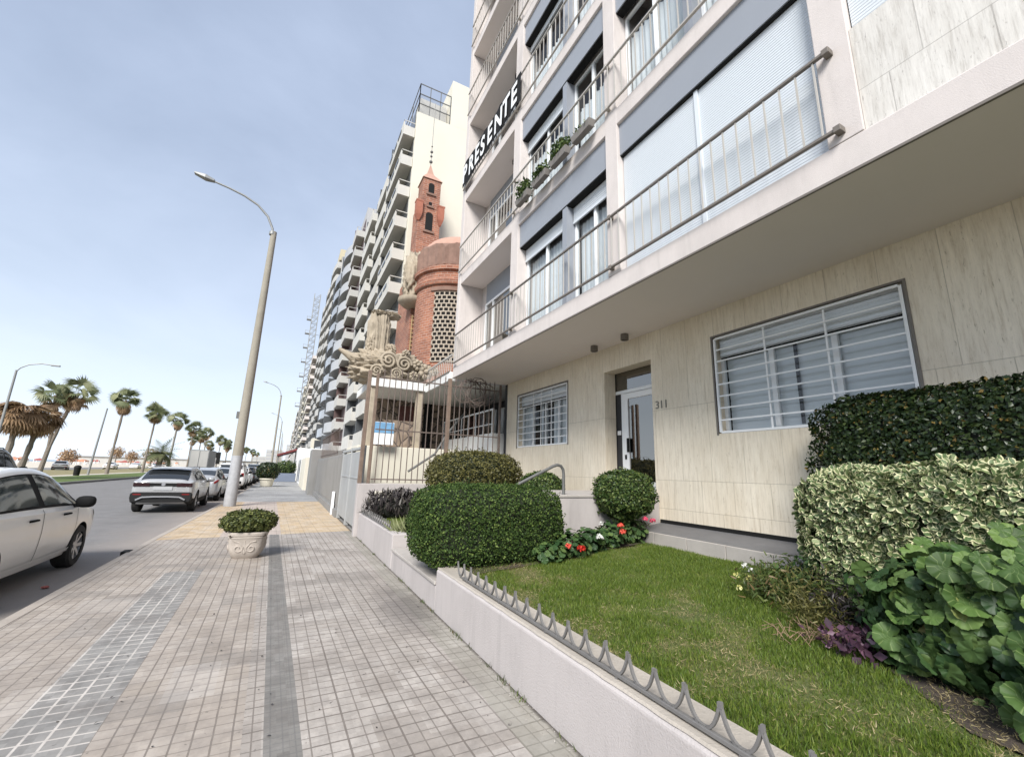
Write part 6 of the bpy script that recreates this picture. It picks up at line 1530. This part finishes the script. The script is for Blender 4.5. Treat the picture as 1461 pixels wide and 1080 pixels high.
# ------------------------------------------------------------------ beach side
bn_ = thing('litter_bin', 'dark litter bin standing on the grass median', 'bin', (-18.6, 60, 0)); MB().lathe([(.2, 0), (.24, .05), (.27, .75), (.30, .8), (.30, .85), (.2, 1.0), (0, 1.05)], (-18.6, 60, .03), 14).build('bin_body', M['cladding'], bn_, smooth=True)
r = np.random.default_rng(3)
tl = []
for i in range(34):
    t = thing('beach_tent', '', 'tent', (0, 0, 0), 'orange and red beach tents in the distance'); tl.append(t)
    x = -70 - r.random() * 34; y = 165 + i * 9 + r.random() * 5; w = r.uniform(.9, 1.9); h = r.uniform(.9, 1.7)
    t.location = (x, y, 0); ROOT[t] = (x, y, 0)
    mb = MB(); mb.add([(x - w, y - w, 1.5), (x + w, y - w, 1.5), (x + w, y + w, 1.5), (x - w, y + w, 1.5), (x, y, 1.5 + h * .6)], [(0, 1, 4), (1, 2, 4), (2, 3, 4), (3, 0, 4)])
    mb.add([(x - w, y - w, 1.0), (x + w, y - w, 1.0), (x + w, y - w, 1.5), (x - w, y - w, 1.5), (x + w, y + w, 1.0), (x + w, y + w, 1.5)], [(0, 1, 2, 3), (1, 4, 5, 2)])
    cv = mb.build('canopy', M['orange'] if i % 3 else M['redcanvas'], t, fix=False)
    mb = MB()
    for sx in (-1, 1):
        for sy in (-1, 1): mb.box(x + sx * w * .95 - .08, x + sx * w * .95 + .08, y + sy * w * .95 - .08, y + sy * w * .95 + .08, -.1, 1.5)
    mb.build('post', M['white'], t)
    t['label'] = ('orange canvas beach tent in the far row along the sand' if i % 3 else 'red canvas beach tent in the far row along the sand')
for i, (x, y, z, rx, ry, rz, lf, lb) in enumerate(((-36, 62, .5, 4.5, 3, .9, 'olive_leaf', 'low dark dune shrub on the sand left of the straw tree'), (-37, 66, 2.2, 1.5, 1.5, 1.3, 'palm_dead', 'round straw-yellow tree behind the dune shrub'), (-52, 160, 2.6, 2.0, 2.0, 1.8, 'palm_dead', 'small bushy tree beside the first fan palm trunk'), (-54, 205, 4.6, 2.2, 2.2, 2.0, 'palm_dead', 'reddish-brown tree beyond the beach cars'), (-52, 215, 3.6, 2.0, 2.0, 1.8, 'palm_dead', 'smaller brownish tree beside the reddish tree'), (-46, 215, 4.4, 2.6, 2.6, 2.4, 'palm_dead', 'brown tree behind the second fan palm trunk'))):
    t = thing('small_tree', lb, 'tree', (x, y, 0)); p, nm = blob_points((x, y, z), (rx, ry, rz), 900, 2.1, .3, 4, 70 + i, .02, .7)
    scatter('crown', *LEAF, p, nm, RNG.uniform(.3, .6, len(p)), M[lf], t, tilt=.8)
    MB().tube([(x, y, -.1), (x + .1, y, z)], [.22, .15], 8).build('trunk', M['trunk'], t)
fb = thing('far_promenade', 'long pale low pavilion at the far end of the beach', 'building', (-90, 420, 0)); MB().box(-140, -20, 420, 440, -.1, 4.5).build('pavilion_wall', M['tower_white'], fb)
mb = MB().box(-141, -19, 419, 441, 4.5, 5.0); mb.build('roof', M['tower_grey'], fb)
for k, (x, y, w, h) in enumerate(((-9, 460, 14, 16), (-22, 480, 12, 10), (6, 520, 12, 24))):
    t = thing('far_building', ('pale grey far block at the vanishing end of the road', 'low far block left of the vanishing end of the road', 'taller far block right of the vanishing end of the road')[k], 'building', (x, y, 0)); MB().box(x - w / 2, x + w / 2, y, y + 15, 0, h).build('wall', M['tower_white'], t)
    mb = MB()
    for i in range(int(h / 3)): mb.box(x - w / 2 + .5, x + w / 2 - .5, y - .05, y, 1.2 + i * 3, 2.6 + i * 3)
    mb.build('window_band', M['tower_grey'], t)

# ------------------------------------------------------------------ planters on the pavement
pt = thing('planter_pot', 'square carved stone planter filled with a bushy green succulent on the pavement', 'planter', (-.40, 9.14, 0))
pc = np.array([-.395, 9.14]); rot = -.10
def R2(x, y): return (pc[0] + x * math.cos(rot) - y * math.sin(rot), pc[1] + x * math.sin(rot) + y * math.cos(rot))
mb = MB(); lv = [(0, .185), (.02, .20), (.06, .228), (.12, .252), (.2, .268), (.33, .276), (.345, .288), (.36, .281), (.375, .297), (.415, .302), (.43, .292), (.43, .25), (.38, .24)]
vs = []; m = 40
for z, s in lv:
    for j in range(m):
        a = 2 * PI * j / m + PI / 4; k = (abs(math.cos(a)) ** 4.2 + abs(math.sin(a)) ** 4.2) ** (-1 / 4.2); x, y = R2(s * k * math.cos(a), s * k * math.sin(a)); vs.append((x, y, z))
mb.add(vs, [(i * m + j, i * m + (j + 1) % m, (i + 1) * m + (j + 1) % m, (i + 1) * m + j) for i in range(len(lv) - 1) for j in range(m)] + [tuple(range(m - 1, -1, -1))])
pot = mb.build('pot', M['pot'], pt, smooth=True)
for side in range(4):
    rl = MB()
    ca, sa = math.cos(side * PI / 2), math.sin(side * PI / 2)
    def W(u, z, o=.0):   # point on the slanted side of the pot
        s = .238 + min(z - .07, .14) * .24 + o; x, y = u, -s; x, y = x * ca - y * sa, x * sa + y * ca; q = R2(x, y); return (q[0], q[1], z)
    for sg_ in (-1, 1):
        pts = []; 
        for i in range(26):
            t_ = i / 25; a = PI * .9 + t_ * 3.4 * PI * .6; r_ = .075 * (1 - .75 * t_); pts.append(W(sg_ * (.095 + r_ * math.cos(a)), .18 + r_ * math.sin(a)))
        rl.tube(pts, .011, 6)
        rl.tube([W(sg_ * .02, .10), W(sg_ * .035, .2), W(sg_ * .09, .275), W(sg_ * .16, .29)], .010, 6)
    rl.tube([W(0, .09), W(0, .3)], .012, 6)
    rl.build('scroll_relief', M['pot'], pot, smooth=True)
MB().box(pc[0] - .27, pc[0] + .27, pc[1] - .25, pc[1] + .25, .36, .39).build('potting_soil', M['soil'], pt)
p, nm = blob_points((pc[0] - .02, pc[1], .585), (.42, .36, .195), 5200, 2.3, .13, 5, 91, .36, .35); nm[:, 2] += .25
scatter('succulent', *LEAF, p, nm, RNG.uniform(.035, .065, len(p)), M['pot_leaf'], pt, tilt=.5)
core((pc[0] - .02, pc[1], .58), (.37, .31, .17), 2.3, .88, 12).build('inner_stems', M['hedge_core'], pt, smooth='all')
p2 = thing('planter_pot', 'cream round pot with a clipped dark round bush farther along the pavement', 'planter', (-1.02, 38.6, 0))
MB().lathe([(.35, 0), (.40, .04), (.50, .5), (.56, .52), (.56, .62), (.48, .62)], (-1.02, 38.6, 0), 24).build('pot', M['cream'], p2, smooth=True)
p, nm = blob_points((-1.02, 38.6, 1.15), (.80, .75, .66), 2600, 2.3, .08, 4, 92); scatter('bush', *LEAF, p, nm, RNG.uniform(.08, .14, len(p)), M['dark_leaf'], p2); core((-1.02, 38.6, 1.15), (.7, .66, .58), 2.3, .95, 12).build('inner_twigs', M['dark_core'], p2, smooth='all')
p3 = thing('planter_box', 'long blue-grey planter box with a loose green bush far along the pavement', 'planter', (.2, 51, 0))
MB().box(-.9, 1.2, 50.3, 52, 0, .85).build('box', simple('blue_grey_box', (.16, .19, .25), .6), p3, bevel=.03)
p, nm = blob_points((.2, 51.1, 1.35), (.95, .7, .75), 1800, 2.2, .2, 4, 93); scatter('bush', *LEAF, p, nm, RNG.uniform(.10, .18, len(p)), M['ball_leaf'], p3); core((.2, 51.1, 1.3), (.8, .6, .6), 2.3, .9, 10).build('inner_twigs', M['hedge_core'], p3, smooth='all')
# small things in the gutter
lt = thing('litter', 'crumpled red packet lying in the gutter beside the white hatchback', 'litter', (-2.58, 8.2, RZ)); rocky((-2.58, 8.2, RZ + .02), (.04, .03, .015), 77, 8, 2.4, .3).build('packet', simple('faded_red_card', (.38, .12, .10), .8), lt)
dn = thing('storm_drain', 'black storm-drain slot in the kerb ahead of the white hatchback', 'drain', (-2.26, 10.3, 0)); MB().box(-2.345, -2.23, 10.2, 10.44, -.10, .005).build('slot', M['black'], dn)
# ------------------------------------------------------------------ camera, light, sky
W_, H_, F_ = 1461., 1080., 610.
def cam_axes(dv, vv):
    d = Vector((dv[0] - W_ / 2, dv[1] - H_ / 2, F_)).normalized(); u = Vector((vv[0] - W_ / 2, vv[1] - H_ / 2, F_)).normalized()
    u = (u - d * u.dot(d)).normalized(); r = d.cross(u)
    return r, d, u          # rows: camera coordinates (right, down, forward) -> world x, y, z
r_, d_, u_ = cam_axes((405, 665), (810, -2233))
right = Vector((r_.x, d_.x, u_.x)); down = Vector((r_.y, d_.y, u_.y)); fwd = Vector((r_.z, d_.z, u_.z))
cam = bpy.data.cameras.new('camera'); cam.sensor_width = 36; cam.sensor_fit = 'HORIZONTAL'; cam.lens = F_ / W_ * 36; cam.clip_start = .05; cam.clip_end = 8000
co = bpy.data.objects.new('camera', cam); COL.objects.link(co); SC.camera = co
up = -down; back = -fwd
co.matrix_world = Matrix(((right.x, up.x, back.x, 0), (right.y, up.y, back.y, 0), (right.z, up.z, back.z, 1.55), (0, 0, 0, 1)))
SUN = Vector((-.64, -.82, .88)).normalized()
el = math.asin(SUN.z); az = math.atan2(SUN.x, SUN.y)
sl = bpy.data.lights.new('sun', 'SUN'); sl.energy = 3.0; sl.angle = math.radians(24); sl.color = (1, .97, .925)
so = bpy.data.objects.new('sun', sl); COL.objects.link(so); so.rotation_euler = SUN.to_track_quat('Z', 'Y').to_euler()
w = bpy.data.worlds.new('World'); SC.world = w; w.use_nodes = True; t = w.node_tree; t.nodes.clear()
out = t.nodes.new('ShaderNodeOutputWorld'); bg = t.nodes.new('ShaderNodeBackground'); sky = t.nodes.new('ShaderNodeTexSky')
sky.sky_type = 'NISHITA'; sky.sun_disc = False; sky.sun_elevation = el; sky.sun_rotation = az; sky.air_density = 1.0; sky.dust_density = 1.2; sky.ozone_density = 1.2
# thin high cloud veil mixed over the sky
tc = t.nodes.new('ShaderNodeTexCoord'); sp = t.nodes.new('ShaderNodeSeparateXYZ'); t.links.new(tc.outputs['Generated'], sp.inputs[0])
def mth(op, a, b=None, clamp=False):
    n = t.nodes.new('ShaderNodeMath'); n.operation = op; n.use_clamp = clamp
    for i, q in enumerate((a, b)):
        if q is None: continue
        if isinstance(q, bpy.types.NodeSocket): t.links.new(q, n.inputs[i])
        else: n.inputs[i].default_value = q
    return n.outputs[0]
zz = mth('ADD', mth('MAXIMUM', sp.outputs[2], 0.0), .16)
cv = t.nodes.new('ShaderNodeCombineXYZ'); t.links.new(mth('DIVIDE', sp.outputs[0], zz), cv.inputs[0]); t.links.new(mth('DIVIDE', sp.outputs[1], zz), cv.inputs[1])
nz = t.nodes.new('ShaderNodeTexNoise'); t.links.new(cv.outputs[0], nz.inputs['Vector']); nz.inputs['Scale'].default_value = .85; nz.inputs['Detail'].default_value = 7; nz.inputs['Roughness'].default_value = .55; nz.inputs['Distortion'].default_value = .4
mr = t.nodes.new('ShaderNodeMapRange'); t.links.new(nz.outputs[0], mr.inputs[0]); mr.inputs[1].default_value = .36; mr.inputs[2].default_value = .72; mr.inputs[3].default_value = .48; mr.inputs[4].default_value = .86
mx = t.nodes.new('ShaderNodeMix'); mx.data_type = 'RGBA'; t.links.new(mr.outputs[0], mx.inputs[0]); t.links.new(sky.outputs[0], mx.inputs[6]); mx.inputs[7].default_value = (5.3, 6.2, 8.0, 1)
hz = mth('POWER', mth('SUBTRACT', 1.0, mth('ABSOLUTE', sp.outputs[2])), 3.4)
m2 = t.nodes.new('ShaderNodeMix'); m2.data_type = 'RGBA'; t.links.new(mth('MULTIPLY', hz, .93), m2.inputs[0]); t.links.new(mx.outputs[2], m2.inputs[6]); m2.inputs[7].default_value = (8.4, 9.4, 10.6, 1)
t.links.new(m2.outputs[2], bg.inputs[0]); bg.inputs[1].default_value = .066; t.links.new(bg.outputs[0], out.inputs[0])
vs_ = SC.view_settings; vs_.view_transform = 'Standard'; vs_.look = 'None'; vs_.exposure = 0.95; vs_.gamma = 1; vs_.use_curve_mapping = False
SC.render.engine = 'CYCLES'; cy = SC.cycles; cy.use_denoising = True; cy.max_bounces = 6; cy.diffuse_bounces = 3; cy.glossy_bounces = 3; cy.transparent_max_bounces = 8; cy.caustics_reflective = False; cy.caustics_refractive = False
cy.use_adaptive_sampling = True; cy.adaptive_threshold = .015
